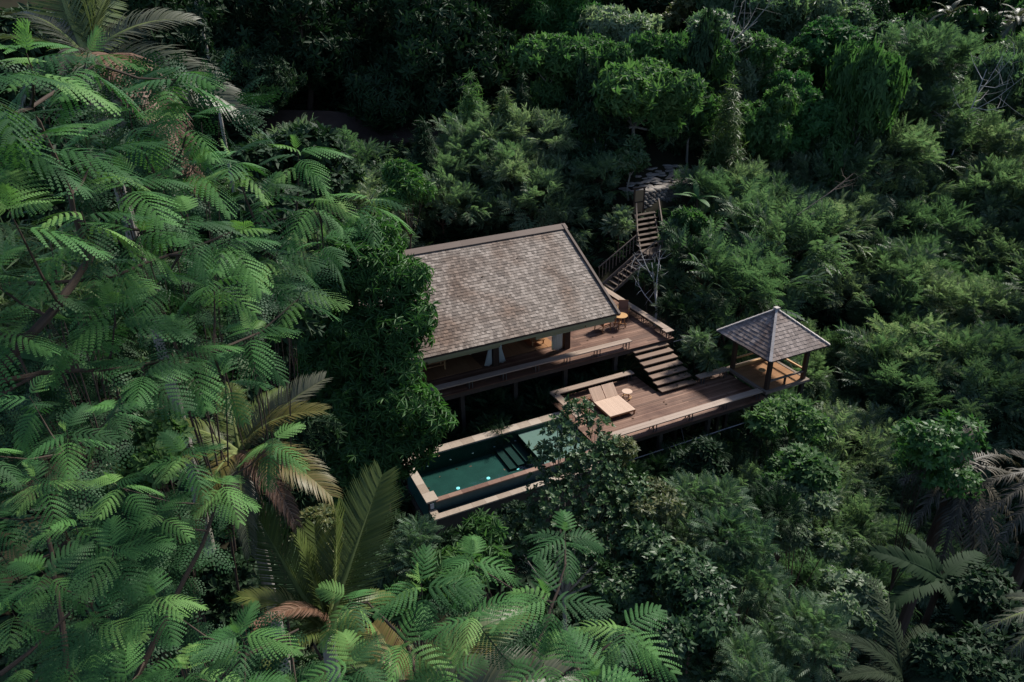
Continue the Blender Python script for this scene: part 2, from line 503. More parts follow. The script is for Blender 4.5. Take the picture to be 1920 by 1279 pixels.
def _terrain():
    xs = np.concatenate([np.linspace(-60, 70, 131), np.linspace(72, 260, 48)])
    ys = np.concatenate([np.linspace(-40, 75, 116), np.linspace(78, 280, 52)])
    Xg, Yg = np.meshgrid(xs, ys)
    z = ground(Xg.ravel(), Yg.ravel())
    rng = np.random.default_rng(3)
    z = z + rng.normal(0, 0.12, z.shape)
    V = np.stack([Xg.ravel(), Yg.ravel(), z], 1)
    nx, ny = len(xs), len(ys)
    i, j = np.meshgrid(np.arange(nx - 1), np.arange(ny - 1))
    a = (j * nx + i).ravel()
    F = np.stack([a, a + 1, a + 1 + nx, a + nx], 1)
    o = link_mesh('terrain', np_mesh('terrain', V, F, M['soil'], True), None, None, 'structure')
    return o


_terrain()

# ================================================================== BUILDINGS AND DECKS
R1 = random.Random(11)


def planks(parent, name, mat, x0, x1, y0, y1, ztop, w=0.145, th=0.035, seglen=3.4, rnd=R1, skip=None):
    """boards running along X, each one a part; butt joints staggered"""
    y = y0
    row = 0
    while y < y1 - 0.03:
        yb = min(y + w - 0.008, y1)
        x = x0
        cuts = [x0]
        first = x0 + seglen * (0.35 + 0.65 * rnd.random())
        while first < x1 - 0.8:
            cuts.append(first)
            first += seglen * (0.8 + 0.4 * rnd.random())
        cuts.append(x1)
        for a, b in zip(cuts[:-1], cuts[1:]):
            dz = rnd.uniform(-0.004, 0.004)
            if skip and skip(0.5 * (a + b), y):
                continue
            B(a + 0.003, b - 0.003, y, yb, ztop - th + dz, ztop + dz).build(name, mat, parent)
        y += w
        row += 1


def shingle_face(mb, bl, br, tl, tr, rows, width, rnd, th=0.022, over=1.55):
    """rows of wedge shingles between eave edge bl-br and top edge tl-tr"""
    bl, br, tl, tr = [np.array(p, float) for p in (bl, br, tl, tr)]
    nrm = np.cross(br - bl, (tl + tr) / 2 - (bl + br) / 2)
    nrm /= np.linalg.norm(nrm)
    for r in range(rows):
        t0 = r / rows
        t1 = min(1.0, (r + over) / rows)
        l0, r0 = bl + (tl - bl) * t0, br + (tr - br) * t0
        l1, r1 = bl + (tl - bl) * t1, br + (tr - br) * t1
        L = np.linalg.norm(r0 - l0)
        up = (l1 + r1) / 2 - (l0 + r0) / 2
        e = (r0 - l0) / max(L, 1e-6)
        up = up - e * (up @ e)
        L1 = (l1 - l0) @ e, (r1 - l0) @ e
        x = -rnd.uniform(0, width)
        while x < L:
            w = width * rnd.uniform(0.6, 1.35)
            a, b = max(0, x + 0.006), min(L, x + w)
            x += w
            if b - a < 0.03:
                continue
            a1, b1 = max(a, L1[0]), min(b, L1[1])
            if b1 - a1 < 0.01:
                a1 = b1 = min(max(0.5 * (a + b), L1[0]), L1[1])
                b1 += 0.01
            h = th * rnd.uniform(0.8, 1.5)
            s = rnd.uniform(-0.02, 0.02)
            p = [l0 + e * a + up * s, l0 + e * b + up * s, l0 + e * b1 + up, l0 + e * a1 + up]
            base = [q + nrm * (0.012 if i < 2 else 0.0) for i, q in enumerate(p)]
            top = [q + nrm * ((0.012 + h) if i < 2 else 0.008) for i, q in enumerate(p)]
            mb.hexa(base, top)
    return mb


# ------------------------------------------------ villa
RX0, RX1, EY, EZ, RY, RZ = 7.2, 20.05, 29.0, 4.0, 35.1, 7.1
villa = thing('villa', 'open sided timber villa under a big brown shingle gable roof', 'house', (14, 34, 1.5))
roof = MB()
for (ya, za, yb, zb) in ((EY + 0.08, EZ, RY, RZ), (2 * RY - EY - 0.08, EZ, RY, RZ)):
    q = [(RX0, ya, za), (RX1, ya, za), (RX1, yb, zb), (RX0, yb, zb)]
    if ya > yb:
        q = q[::-1]
    roof.hexa([(a, b, c - 0.16) for a, b, c in q], [(a, b, c - 0.02) for a, b, c in q])
roof = roof.build('roof', M['beam'], villa)
sh = MB()
shingle_face(sh, (RX0, EY, EZ - 0.03), (RX1 - 0.1, EY, EZ - 0.03), (RX0, RY, RZ), (RX1 - 0.1, RY, RZ), 36, 0.17, R1)
shingle_face(sh, (RX1 - 0.1, 2 * RY - EY, EZ - 0.03), (RX0, 2 * RY - EY, EZ - 0.03), (RX1 - 0.1, RY, RZ), (RX0, RY, RZ), 31, 0.3, R1)
sh.build('shingle', M['shingle'], roof, kind='stuff')
al = math.atan2(RZ - EZ, RY - EY)
cap = MB()
for s in (1, -1):
    a = (RX0 - 0.1, RY, RZ + 0.09)
    for k in range(4):
        xa = RX0 - 0.1 + k * (RX1 - RX0 + 0.25) / 4
        xb = xa + (RX1 - RX0 + 0.25) / 4 - 0.004
        dy, dz = 0.42 * math.cos(al), 0.42 * math.sin(al)
        q = [(xa, RY - s * dy, RZ + 0.07 - dz), (xb, RY - s * dy, RZ + 0.07 - dz), (xb, RY, RZ + 0.07), (xa, RY, RZ + 0.07)]
        if s < 0:
            q = q[::-1]
        c = MB().hexa(q, [(x, y, z + 0.045) for x, y, z in q])
        c.build('ridge_board', M['cap'], roof)
for s in (1, -1):
    for x in (RX0 - 0.05, RX1 - 0.02):
        MB().beam((x, RY - s * (RY - EY + 0.12), EZ - 0.02), (x, RY - s * 0.03, RZ + 0.05), 0.13, 0.16).build('verge_board', M['cap'], roof)
MB().beam((RX0, EY + 0.12, EZ - 0.20), (RX1 - 0.05, EY + 0.12, EZ - 0.20), 0.05, 0.24).build('fascia', M['fascia'], roof)
for x0, x1, dz in ((9.4, 13.2, -0.36), (15.2, 18.1, -0.42), (18.15, 19.9, -0.42)):
    MB().beam((x0, EY + 0.2, EZ + dz), (x1, EY + 0.2, EZ + dz), 0.08, 0.2).build('rolled_blind', M['fascia'], villa)
for x in (9.3, 13.72, 18.05):
    for y in (31.0, 38.9):
        B(x - 0.17, x + 0.17, y - 0.17, y + 0.17, 1.5, EZ + (0.70 if y < 35 else 0.55)).build('post', M['post'], villa)
B(8.2, 19.0, 30.9, 31.1, EZ + 0.48, EZ + 0.68).build('tie_beam', M['beam'], villa)
B(18.8, 19.0, 31.12, 38.9, EZ + 0.48, EZ + 0.68).build('tie_beam', M['beam'], villa)
B(8.4, 18.3, 36.6, 36.75, 1.52, EZ + 1.9).build('inner_wall', M['interior'], villa)
B(8.4, 8.55, 31.6, 36.58, 1.52, EZ + 1.2).build('inner_wall', M['interior'], villa)
g = MB()
g.add([(RX1 - 0.5, EY + 0.9, EZ + 0.3), (RX1 - 0.5, 2 * RY - EY - 0.9, EZ + 0.3), (RX1 - 0.5, RY, RZ - 0.25)], [(0, 1, 2)])
g.build('gable_infill', M['interior'], villa)

# floor mats of woven strips inside
mat_t = thing('floor_mat', 'brown woven floor mat of wide strips at the shaded left end of the villa', 'mat', (11, 32.2, 1.52))
for k in range(8):
    x = 9.0 + k * 0.5
    B(x, x + 0.485, 31.05, 34.4, 1.505, 1.53).build('strip', M['mat'], mat_t)
mat_u = thing('floor_mat', 'orange brown woven mat behind the two curtains of the middle post', 'mat', (15.8, 33, 1.52))
for k in range(7):
    x = 14.2 + k * 0.5
    B(x, x + 0.485, 31.5, 34.8, 1.505, 1.53).build('strip', M['mat'], mat_u)

# upper deck
ud = thing('upper_deck', 'brown plank deck around the villa, upper of the two decks', 'deck', (16, 33, 1.5))
planks(ud, 'plank', M['deck'], 19.0, 24.1, 29.25, 38.2, 1.5, 0.15, seglen=5.2)
planks(ud, 'plank', M['deck'], 7.4, 19.0, 29.25, 34.4, 1.5, 0.15, seglen=5.6)
B(7.4, 18.99, 34.42, 38.2, 1.45, 1.49).build('subfloor', M['deck'], ud)
for y in (29.35, 31.2, 33.4, 35.6, 37.9):
    B(7.4, 24.05, y, y + 0.12, 1.16, 1.455).build('bearer', M['beam'], ud)
B(24.06, 24.12, 29.3, 38.2, 1.16, 1.46).build('side_fascia', M['beam'], ud)
for x in (8.2, 11.2, 14.2, 17.2, 20.4, 23.6):
    for y in (29.6, 33.6, 37.4):
        zb = min(gz(x, y) - 0.5, 1.0)
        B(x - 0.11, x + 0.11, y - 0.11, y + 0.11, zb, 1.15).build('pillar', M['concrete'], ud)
# service room set back below the deck
rm = thing('undercroft_room', 'dark store room with dusty blue door panels below the upper deck', 'room', (14, 32, -1.2))
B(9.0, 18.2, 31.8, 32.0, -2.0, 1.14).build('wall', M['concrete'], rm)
for x in (14.1, 15.0):
    B(x, x + 0.8, 31.72, 31.79, -1.2, 0.9).build('door_panel', M['glassblue'], rm)
    B(x - 0.05, x + 0.85, 31.70, 31.80, 0.92, 0.99).build('door_head', M['metal'], rm)
B(12.2, 13.3, 31.72, 31.79, -0.4, 0.7).build('window_panel', M['glassblue'], rm)


def bench(label, pts, closed_ends=(), z=0.45, zbase=0.0, w=0.42, legs_every=1.9, group='long board benches along the decks', mat=None):
    """long bench: two boards per run, pairs of thin metal legs"""
    p0 = pts[0]
    t = thing('bench', label, 'bench', (p0[0], p0[1], zbase), group)
    for (x0, y0), (x1, y1) in zip(pts[:-1], pts[1:]):
        along_x = abs(x1 - x0) > abs(y1 - y0)
        L = abs(x1 - x0) + abs(y1 - y0)
        n = max(1, round(L / 3.2))
        for k in range(2):
            o = (k - 0.5) * w / 2
            for j in range(n):
                f0, f1 = j / n, (j + 1) / n
                if along_x:
                    B(x0 + (x1 - x0) * f0 + 0.003, x0 + (x1 - x0) * f1 - 0.003, y0 + o - w / 4 + 0.004, y0 + o + w / 4 - 0.004, zbase + z - 0.055, zbase + z).build('board', mat or M['bench'], t)
                else:
                    a, b = y0 + (y1 - y0) * f0, y0 + (y1 - y0) * f1
                    a, b = min(a, b), max(a, b)
                    B(x0 + o - w / 4 + 0.004, x0 + o + w / 4 - 0.004, a + 0.003, b - 0.003, zbase + z - 0.055, zbase + z).build('board', mat or M['bench'], t)
        m = max(1, int(L / legs_every))
        for j in range(m + 1):
            f = (0.25 + j * (L - 0.5) / m) / L
            x, y = x0 + (x1 - x0) * f, y0 + (y1 - y0) * f
            for s in (-0.09, 0.09):
                lx, ly = (x + s, y) if along_x else (x, y + s)
                for c in (-0.15, 0.15):
                    cx_, cy_ = (lx, ly + c) if along_x else (lx + c, ly)
                    B(cx_ - 0.02, cx_ + 0.02, cy_ - 0.02, cy_ + 0.02, zbase, zbase + z - 0.056).build('leg', M['metal'], t)
    return t


bench('bench along the front edge of the upper deck, ending beside the broad stairs', [(7.6, 29.48), (21.25, 29.48)], zbase=1.5)
bench('bench with a short return along the far right edge of the upper deck', [(23.9, 37.6), (23.9, 29.74)], zbase=1.5)
B(23.56, 24.1, 29.29, 29.72, 1.895, 1.95).build('end_board', M['bench'], [o for o in scene.objects if o.name.startswith('bench')][-1])
_bb = [o for o in scene.objects if o.name.startswith('bench') and o.parent is None][-1]
for x in (23.66, 23.84, 24.0):
    B(x - 0.02, x + 0.02, 29.36, 29.42, 1.5, 1.894).build('leg', M['metal'], _bb)

# ------------------------------------------------ stairs between the decks
st = thing('stairs', 'broad open stairs of seven wooden treads between upper and lower deck', 'stairs', (22.4, 27.8, 0))
for i in range(7):
    y = 26.40 + i * 0.435
    z = 0.2 + i * 0.1845
    for k in range(2):
        B(21.3, 23.6, y + k * 0.222, y + 0.218 + k * 0.222, z - 0.06, z).build('tread', M['tread'], st)
for x in (21.55, 23.35):
    MB().beam((x, 26.35, -0.20), (x, 29.35, 1.07), 0.06, 0.2).build('stringer', M['metal'], st)

# ------------------------------------------------ lower deck
ld = thing('lower_deck', 'weathered plank deck with the loungers beside the pool', 'deck', (20, 26, 0))
planks(ld, 'plank', M['deck'], 15.75, 26.0, 23.65, 26.87, 0.0, 0.14, seglen=4.0)
planks(ld, 'plank', M['deck'], 15.75, 21.25, 26.87, 28.75, 0.0, 0.14, seglen=3.6)
for y in (23.75, 25.4, 26.6):
    B(15.8, 25.9, y, y + 0.1, -0.30, -0.045).build('bearer', M['beam'], ld)
B(15.8, 21.2, 28.5, 28.6, -0.30, -0.045).build('bearer', M['beam'], ld)
for x in (16.4, 19.4, 22.4, 25.4):
    for y in (23.9, 26.4):
        B(x - 0.1, x + 0.1, y - 0.1, y + 0.1, gz(x, y) - 0.5, -0.31).build('pillar', M['concrete'], ld)
bench('bench at the back of the lower deck behind the loungers, turning along its left edge', [(15.78, 28.6), (20.9, 28.6)])
_lb = [o for o in scene.objects if o.name.startswith('bench') and o.parent is None][-1]
for o_ in (-0.1, 0.1):
    B(15.99 + o_ - 0.096, 15.99 + o_ + 0.096, 26.0, 28.38, 0.395, 0.45).build('board', M['bench'], _lb)
for y in (26.3, 27.5):
    B(15.95, 16.03, y, y + 0.04, 0, 0.394).build('leg', M['metal'], _lb)
bench('long bench along the front edge of the lower deck, running to the pavilion', [(16.5, 23.9), (25.7, 23.9)])
bench('short bench between the stairs and the pavilion on the lower deck', [(23.7, 26.5), (25.75, 26.5)])

# ------------------------------------------------ pool
def sheet(x0, x1, y0, y1, z):
    return MB().add([(x0, y0, z), (x1, y0, z), (x1, y1, z), (x0, y1, z)], [(0, 1, 2, 3)])


pool = thing('swimming_pool', 'infinity pool of dark green water with pale stone coping', 'pool', (11.5, 25.6, -0.1))
X0, X1, Y0, Y1 = 7.55, 15.7, 24.02, 27.08
sh_ = MB()
sh_.box(X0, 13.1, Y0, Y1, -1.25, -1.05)
sh_.box(X0 - 0.2, X0, Y0 - 0.2, Y1 + 0.2, -1.75, -0.16)
sh_.box(X0, X1, Y1, Y1 + 0.2, -1.75, -0.16)
sh_.box(X1, X1 + 0.04, Y0, Y1, -1.75, -0.16)
sh_.build('shell', M['pooltile'], pool)
B(13.1, 15.69, Y0 + 0.002, Y1 - 0.002, -1.7, -0.36).build('sun_shelf', M['shelf'], pool)
B(13.088, 13.0995, Y0 + 0.003, Y1 - 0.003, -1.05, -0.365).build('shelf_face', M['step'], pool)
for k in range(3):
    B(12.68 - k * 0.42, 13.086 - k * 0.42, 25.35, Y1 - 0.002, -1.05, -0.74 - k * 0.09).build('pool_step', M['step'], pool)
B(X0 - 0.01, 15.7, Y0 - 0.2, Y0 - 0.001, -1.75, -0.19).build('weir_wall', M['weirtile'], pool)
n = 13
for k in range(n):
    xa = X0 + 0.02 + k * (15.7 - X0) / n
    B(xa, xa + (15.7 - X0) / n - 0.006, Y0 - 0.23, Y0 + 0.03, -0.188, -0.135).build('weir_stone', M['weirstone'], pool)
for k in range(14):
    xa = 7.15 + k * (15.72 - 7.15) / 14
    B(xa, xa + (15.72 - 7.15) / 14 - 0.006, 27.09, 27.6, -0.158, -0.08).build('coping_stone', M['stone'], pool)
for k in range(5):
    ya = 23.84 + k * (27.085 - 23.84) / 5
    B(7.15, 7.53 if k else 7.70, ya, ya + (27.085 - 23.84) / 5 - 0.006, -0.158, -0.08).build('coping_stone', M['stone'], pool)
sheet(X0 + 0.001, X1 - 0.002, Y0 + 0.032, Y1 - 0.002, -0.144).build('water_surface', M['water'], pool)
for px_, py_ in ((9.15, 25.3), (10.7, 25.35), (12.25, 25.4)):
    MB().lathe((px_, py_, -1.048), [(0.001, 0.0), (0.085, 0.0), (0.085, 0.02), (0.001, 0.024)], 14).build('pool_lamp', M['lamp'], pool)
for k in range(5):
    MB().lathe((8.3 + k * 1.15, Y1 - 0.12, -0.62), [(0.001, 0), (0.05, 0), (0.05, 0.02), (0.001, 0.022)], 10).build('wall_inlet', M['plastic'], pool)
# catch basin in front, half a metre lower
B(7.24, 15.7, 23.42, 23.81, -1.3, -0.70).build('basin_floor', M['weirtile'], pool)
B(7.24, 15.7, 23.18, 23.42, -1.9, -0.585).build('basin_wall', M['concrete'], pool)
B(7.24, 7.5, 23.422, 23.80, -1.9, -0.585).build('basin_wall', M['concrete'], pool)
sheet(7.502, 15.69, 23.43, 23.805, -0.66).build('basin_water', M['water'], pool)
n = 14
for k in range(n):
    xa = 7.22 + k * (15.7 - 7.22) / n
    B(xa, xa + (15.7 - 7.22) / n - 0.006, 23.14, 23.46, -0.584, -0.52).build('basin_coping_stone', M['stone'], pool)
B(7.22, 7.54, 23.466, 23.80, -0.584, -0.52).build('basin_coping_stone', M['stone'], pool)
B(7.30, 7.46, 23.80, 23.838, -0.47, -0.20).build('wall_plate', M['plastic'], pool)
B(7.25, 7.72, 23.845, 24.0, -1.9, -0.162).build('corner_pillar', M['concrete'], pool)
ow = MB()
ow.box(7.3, 15.7, 23.5, 23.62, -4.2, -1.32)
ow.box(7.3, 7.42, 23.62, 27.5, -4.2, -1.76)
ow.build('retaining_wall', M['beam'], pool)
for k in range(8):
    B(7.5 + k * 1.12, 7.62 + k * 1.12, 23.34, 23.49, -4.2, -1.91).build('wall_rib', M['concrete'], pool)
for x in (7.5, 9.8, 12.1, 14.4):
    B(x, x + 0.25, 23.2, 23.5, gz(x, 23.3) - 0.6, -1.91).build('pillar', M['concrete'], pool)

# safety pipes carried on brackets below the two decks
pr = thing('safety_pipe', 'long thin steel pipe running below the front of the lower deck', 'pipe', (20.5, 23.45, -1.0))
MB().tube([(15.9, 23.45, -1.0), (27.5, 23.5, -1.0)], 0.028, 8).build('pipe', M['pipe'], pr)
for x in (16.6, 20.6, 24.6):
    MB().tube([(x, 23.85, -0.2), (x, 23.45, -1.0)], 0.018, 6).build('bracket', M['metal'], pr)
pr = thing('safety_pipe', 'thin dark pipe frame jutting from the corner of the upper deck above the stairs', 'pipe', (25.6, 29.6, 1.0))
MB().tube([(23.9, 29.64, 1.0), (25.64, 29.64, 1.0)], 0.025, 8).build('pipe', M['pipe'], pr)
MB().tube([(25.64, 29.66, 1.0), (25.60, 33.2, 1.0), (24.1, 33.4, 1.1)], 0.025, 8).build('pipe', M['metal'], pr)

# ------------------------------------------------ pavilion
PX0, PX1, PY0, PY1, PZ = 25.95, 29.05, 23.72, 26.86, 0.3
pav = thing('pavilion', 'small open pavilion with a grey shingle pyramid roof at the deck end', 'pavilion', (27.5, 25.3, 0.0))
for (a, b, c, d) in ((PX0, PX1, PY0, PY0 + 0.16), (PX0, PX1, PY1 - 0.16, PY1), (PX0, PX0 + 0.16, PY0 + 0.162, PY1 - 0.162), (PX1 - 0.16, PX1, PY0 + 0.162, PY1 - 0.162)):
    B(a, b, c, d, 0.16, 0.305).build('floor_beam', M['rail'], pav)
for k in range(12):
    y = PY0 + 0.165 + k * 0.235
    B(PX0 + 0.163, PX1 - 0.163, y, min(y + 0.23, PY1 - 0.163), 0.2, 0.28).build('floor_board', M['mat'], pav)
for x in (PX0 + 0.26, PX1 - 0.26):
    for y in (PY0 + 0.26, PY1 - 0.26):
        B(x - 0.1, x + 0.1, y - 0.1, y + 0.1, 0.282, 2.62).build('post', M['post'], pav)
        B(x - 0.1, x + 0.1, y - 0.1, y + 0.1, gz(x, y) - 0.4, 0.158).build('pier', M['concrete'], pav)
B(PX0 + 0.34, PX1 - 0.34, PY0 + 0.2, PY0 + 0.3, 0.72, 0.80).build('rail', M['rail'], pav)
B(PX0 + 0.34, PX1 - 0.34, PY1 - 0.3, PY1 - 0.2, 0.86, 0.94).build('rail', M['tabletop'], pav)
B(PX1 - 0.3, PX1 - 0.2, PY0 + 0.34, PY1 - 0.34, 0.80, 0.88).build('rail', M['tabletop'], pav)
B(27.4, 27.5, PY0 + 0.21, PY0 + 0.29, 0.282, 0.718).build('rail_post', M['post'], pav)
B(PX0 + 0.35, PX1 - 0.35, PY1 - 0.35, PY1 - 0.22, 0.282, 0.42).build('kick_board', M['tabletop'], pav)
cxp, cyp, hw, pz0, pz1 = 27.52, 25.36, 2.04, 2.42, 4.1
cor = [(cxp - hw, cyp - hw), (cxp + hw, cyp - hw), (cxp + hw, cyp + hw), (cxp - hw, cyp + hw)]
rf = MB()
rf.add([(x, y, pz0) for x, y in cor] + [(cxp, cyp, pz1)] + [(x, y, pz0 - 0.07) for x, y in cor] + [(cxp, cyp, pz1 - 0.12)],
       [(0, 1, 4), (1, 2, 4), (2, 3, 4), (3, 0, 4), (6, 5, 9), (7, 6, 9), (8, 7, 9), (5, 8, 9), (0, 5, 6, 1), (1, 6, 7, 2), (2, 7, 8, 3), (3, 8, 5, 0)])
rf = rf.build('roof', M['beam'], pav)
for i in range(4):
    a, b = cor[i], cor[(i + 1) % 4]
    smb = MB()
    shingle_face(smb, (*a, pz0), (*b, pz0), (cxp, cyp, pz1), (cxp, cyp, pz1), 13, 0.2, R1, 0.02)
    smb.build('shingle', M['shingle_grey'], rf, kind='stuff')
for i in range(4):
    a = np.array((*cor[i], pz0 + 0.03))
    b = np.array((cxp, cyp, pz1 + 0.04))
    m_ = 11
    for k in range(m_):
        p, q = a + (b - a) * (k / m_), a + (b - a) * ((k + 0.93) / m_)
        q[2] += 0.012
        MB().beam(p, q, 0.16 - 0.05 * k / m_, 0.05).build('hip_cap', M['hipcap'], rf)
B(cxp - 0.13, cxp + 0.13, cyp - 0.13, cyp + 0.13, pz1 + 0.02, pz1 + 0.12).build('roof_finial', M['hipcap'], rf)
for x in (PX0 + 0.18, PX1 - 0.34):
    B(x, x + 0.12, PY0 + 0.1, PY1 - 0.1, 2.42, 2.56).build('wall_plate', M['beam'], pav)
B(26.35, 28.65, PY0 + 0.2, PY0 + 0.3, 2.57, 2.66).build('wall_plate', M['beam'], pav)
stl = thing('stool', 'small round wooden stool on the pavilion floor', 'stool', (27.1, 25.3, 0.28))
MB().lathe((27.1, 25.3, 0.28), [(0.05, 0), (0.15, 0), (0.15, 0.03), (0.05, 0.03)], 16).build('foot_ring', M['teak_dark'], stl)
MB().lathe((27.1, 25.3, 0.28), [(0.06, 0.031), (0.06, 0.27)], 10).build('stem', M['teak_dark'], stl)
MB().lathe((27.1, 25.3, 0.28), [(0.19, 0.272), (0.21, 0.30), (0.19, 0.33)], 18).build('seat', M['tabletop'], stl)

# ------------------------------------------------ furniture
lg = thing('double_lounger', 'pale teak double sun lounger with both backrests raised on the lower deck', 'lounger', (18.22, 26.3, 0))
fr = MB()
fr.box(17.46, 17.52, 25.5, 27.6, 0.19, 0.262)
fr.box(18.94, 19.0, 25.5, 27.6, 0.19, 0.262)
fr.box(17.521, 18.939, 25.5, 25.56, 0.19, 0.262)
fr.box(17.521, 18.939, 27.0, 27.06, 0.19, 0.262)
fr.build('frame', M['teak_dark'], lg)
for k in range(17):
    x = 17.48 + k * 0.0885
    B(x, x + 0.083, 25.49, 27.05, 0.265, 0.30).build('seat_slat', M['teak_pale'], lg)
ba, bl_ = math.atan2(0.5, 0.55), 0.745
for s in range(2):
    for k in range(8):
        x = 17.48 + s * 0.77 + k * 0.0905
        MB().beam((x + 0.043, 27.08, 0.29), (x + 0.043, 27.08 + bl_ * math.cos(ba), 0.29 + bl_ * math.sin(ba)), 0.085, 0.03).build('back_slat', M['teak'], lg)
    xs_ = 17.85 + s * 0.77
    MB().beam((xs_, 27.42, 0.5), (xs_, 27.75, 0.2), 0.05, 0.03).build('back_prop', M['teak_dark'], lg)
for x in (17.5, 18.95):
    for y in (25.55, 27.3):
        B(x - 0.03, x + 0.03, y - 0.03, y + 0.03, 0, 0.189).build('leg', M['teak_dark'], lg)
B(18.1, 18.16, 25.62, 25.68, 0, 0.189).build('leg', M['teak_dark'], lg)
tb = thing('side_table', 'little round side table with a ring foot beside the lounger', 'table', (19.44, 26.95, 0))
MB().lathe((19.44, 26.95, 0), [(0.27, 0.43), (0.28, 0.44), (0.28, 0.46), (0.27, 0.47)], 24).build('tabletop', M['teak_pale'], tb)
for k in range(3):
    a = 2 * PI * k / 3 + 0.5
    MB().tube([(19.44 + 0.19 * math.cos(a), 26.95 + 0.19 * math.sin(a), 0), (19.44 + 0.16 * math.cos(a), 26.95 + 0.16 * math.sin(a), 0.43)], 0.022, 8).build('leg', M['teak_dark'], tb)
ring = MB()
ring.tube([(19.44 + 0.225 * math.cos(2 * PI * k / 18), 26.95 + 0.225 * math.sin(2 * PI * k / 18), 0.11) for k in range(19)], 0.028, 6, False)
ring.build('foot_ring', M['tabletop'], tb)

tx, ty = 22.18, 31.88
rt = thing('dining_table', 'round honey coloured wooden table on the upper deck by the roof corner', 'table', (tx, ty, 1.5))
MB().lathe((tx, ty, 1.5), [(0.40, 0.715), (0.42, 0.725), (0.42, 0.745), (0.41, 0.755)], 32).build('tabletop', M['tabletop'], rt)
for k in range(4):
    a = PI / 4 + k * PI / 2
    MB().beam((tx + 0.33 * math.cos(a), ty + 0.33 * math.sin(a), 1.5), (tx + 0.2 * math.cos(a), ty + 0.2 * math.sin(a), 2.215), 0.05, 0.05).build('leg', M['teak_dark'], rt)
for s in (1, -1):
    MB().beam((tx - 0.28, ty - s * 0.28, 1.72), (tx + 0.28, ty + s * 0.28, 1.72 + (0.045 if s > 0 else 0)), 0.04, 0.04).build('stretcher', M['teak_dark'], rt)
vs = thing('vase', 'small dark vase standing on the round table', 'vase', (tx - 0.06, ty + 0.05, 2.255))
MB().lathe((tx - 0.06, ty + 0.05, 2.255), [(0.05, 0), (0.065, 0.05), (0.03, 0.12), (0.022, 0.2), (0.032, 0.22)], 14).build('body', M['post'], vs, smooth=True)
MB().lathe((tx - 0.06, ty + 0.05, 2.255), [(0.0655, 0.045), (0.0665, 0.055), (0.0655, 0.065)], 14).build('band', M['tabletop'], vs)


def armchair(label, x, y, rz):
    """leather sling armchair with wooden frame; faces local -Y"""
    t = thing('armchair', label, 'chair', (x, y, 1.5), 'leather armchairs at the round table', rz)
    MB().box(-0.28, 0.28, -0.27, 0.25, 0.36, 0.43).build('seat', M['leather'], t)
    MB().hexa([(-0.29, 0.24, 0.40), (0.29, 0.24, 0.40), (0.29, 0.31, 0.40), (-0.29, 0.31, 0.40)],
              [(-0.29, 0.38, 0.92), (0.29, 0.38, 0.92), (0.29, 0.42, 0.92), (-0.29, 0.42, 0.92)]).build('backrest', M['leather'], t)
    for s in (-1, 1):
        MB().beam((s * 0.325, -0.28, 0), (s * 0.325, -0.24, 0.62), 0.045, 0.045).build('leg', M['teak_dark'], t)
        MB().beam((s * 0.325, 0.36, 0), (s * 0.325, 0.30, 0.62), 0.045, 0.045).build('leg', M['teak_dark'], t)
        MB().beam((s * 0.33, -0.33, 0.645), (s * 0.33, 0.36, 0.645), 0.075, 0.04).build('armrest', M['tabletop'], t)
        MB().beam((s * 0.325, -0.22, 0.33), (s * 0.325, 0.28, 0.33), 0.035, 0.05).build('side_rail', M['teak_dark'], t)
    MB().beam((-0.29, 0.40, 0.935), (0.29, 0.40, 0.935), 0.045, 0.03).build('top_rail', M['teak_dark'], t)
    return t


armchair('brown leather armchair behind the round table, facing it', 23.1, 32.95, -0.6)
armchair('leather armchair half under the eave, left of the round table', 21.1, 32.0, PI / 2 + 0.2)


def daybed(label, x0, x1, y0, y1, zt, tilt=0.0):
    t = thing('low_bench', label, 'bench', ((x0 + x1) / 2, (y0 + y1) / 2, 1.53), 'low wooden benches inside the villa')
    n_ = 5
    for k in range(n_):
        ya = y0 + (y1 - y0) * k / n_
        B(x0, x1, ya, ya + (y1 - y0) / n_ - 0.012, zt - 0.04, zt).build('slat', M['teak_dark'], t)
    for x in (x0 + 0.08, x1 - 0.08):
        for y, s in ((y0 + 0.05, -1), (y1 - 0.05, 1)):
            MB().beam((x, y + s * 0.02, 1.53), (x, y, zt - 0.041), 0.06, 0.06).build('leg', M['tabletop'], t)
    B(x0 + 0.1, x1 - 0.1, y0 + 0.03, y0 + 0.07, zt - 0.26, zt - 0.21).build('stretcher', M['teak_dark'], t)
    return t


daybed('low wooden bench on the mat at the left end of the villa', 9.75, 11.25, 31.75, 32.45, 2.05)
daybed('low wooden bench behind the middle curtains under the roof', 15.0, 16.4, 33.3, 34.1, 2.05)
hm = thing('slatted_chaise', 'orange slatted wooden chaise standing inside beside the right curtain', 'chaise', (16.9, 33, 1.53))
for k in range(9):
    x = 16.5 + k * 0.085
    MB().beam((x, 31.9, 1.80), (x, 33.6, 1.95), 0.075, 0.03).build('slat', M['teak_dark'], hm)
for y in (32.0, 33.4):
    B(16.46, 16.52, y, y + 0.06, 1.53, 1.81 + (y - 32) * 0.08).build('leg', M['tabletop'], hm)
    B(17.14, 17.2, y, y + 0.06, 1.53, 1.81 + (y - 32) * 0.08).build('leg', M['tabletop'], hm)
    B(16.44, 17.22, y, y + 0.05, 1.78 + (y - 32) * 0.09, 1.815 + (y - 32) * 0.088).build('cross_rail', M['teak_dark'], hm)


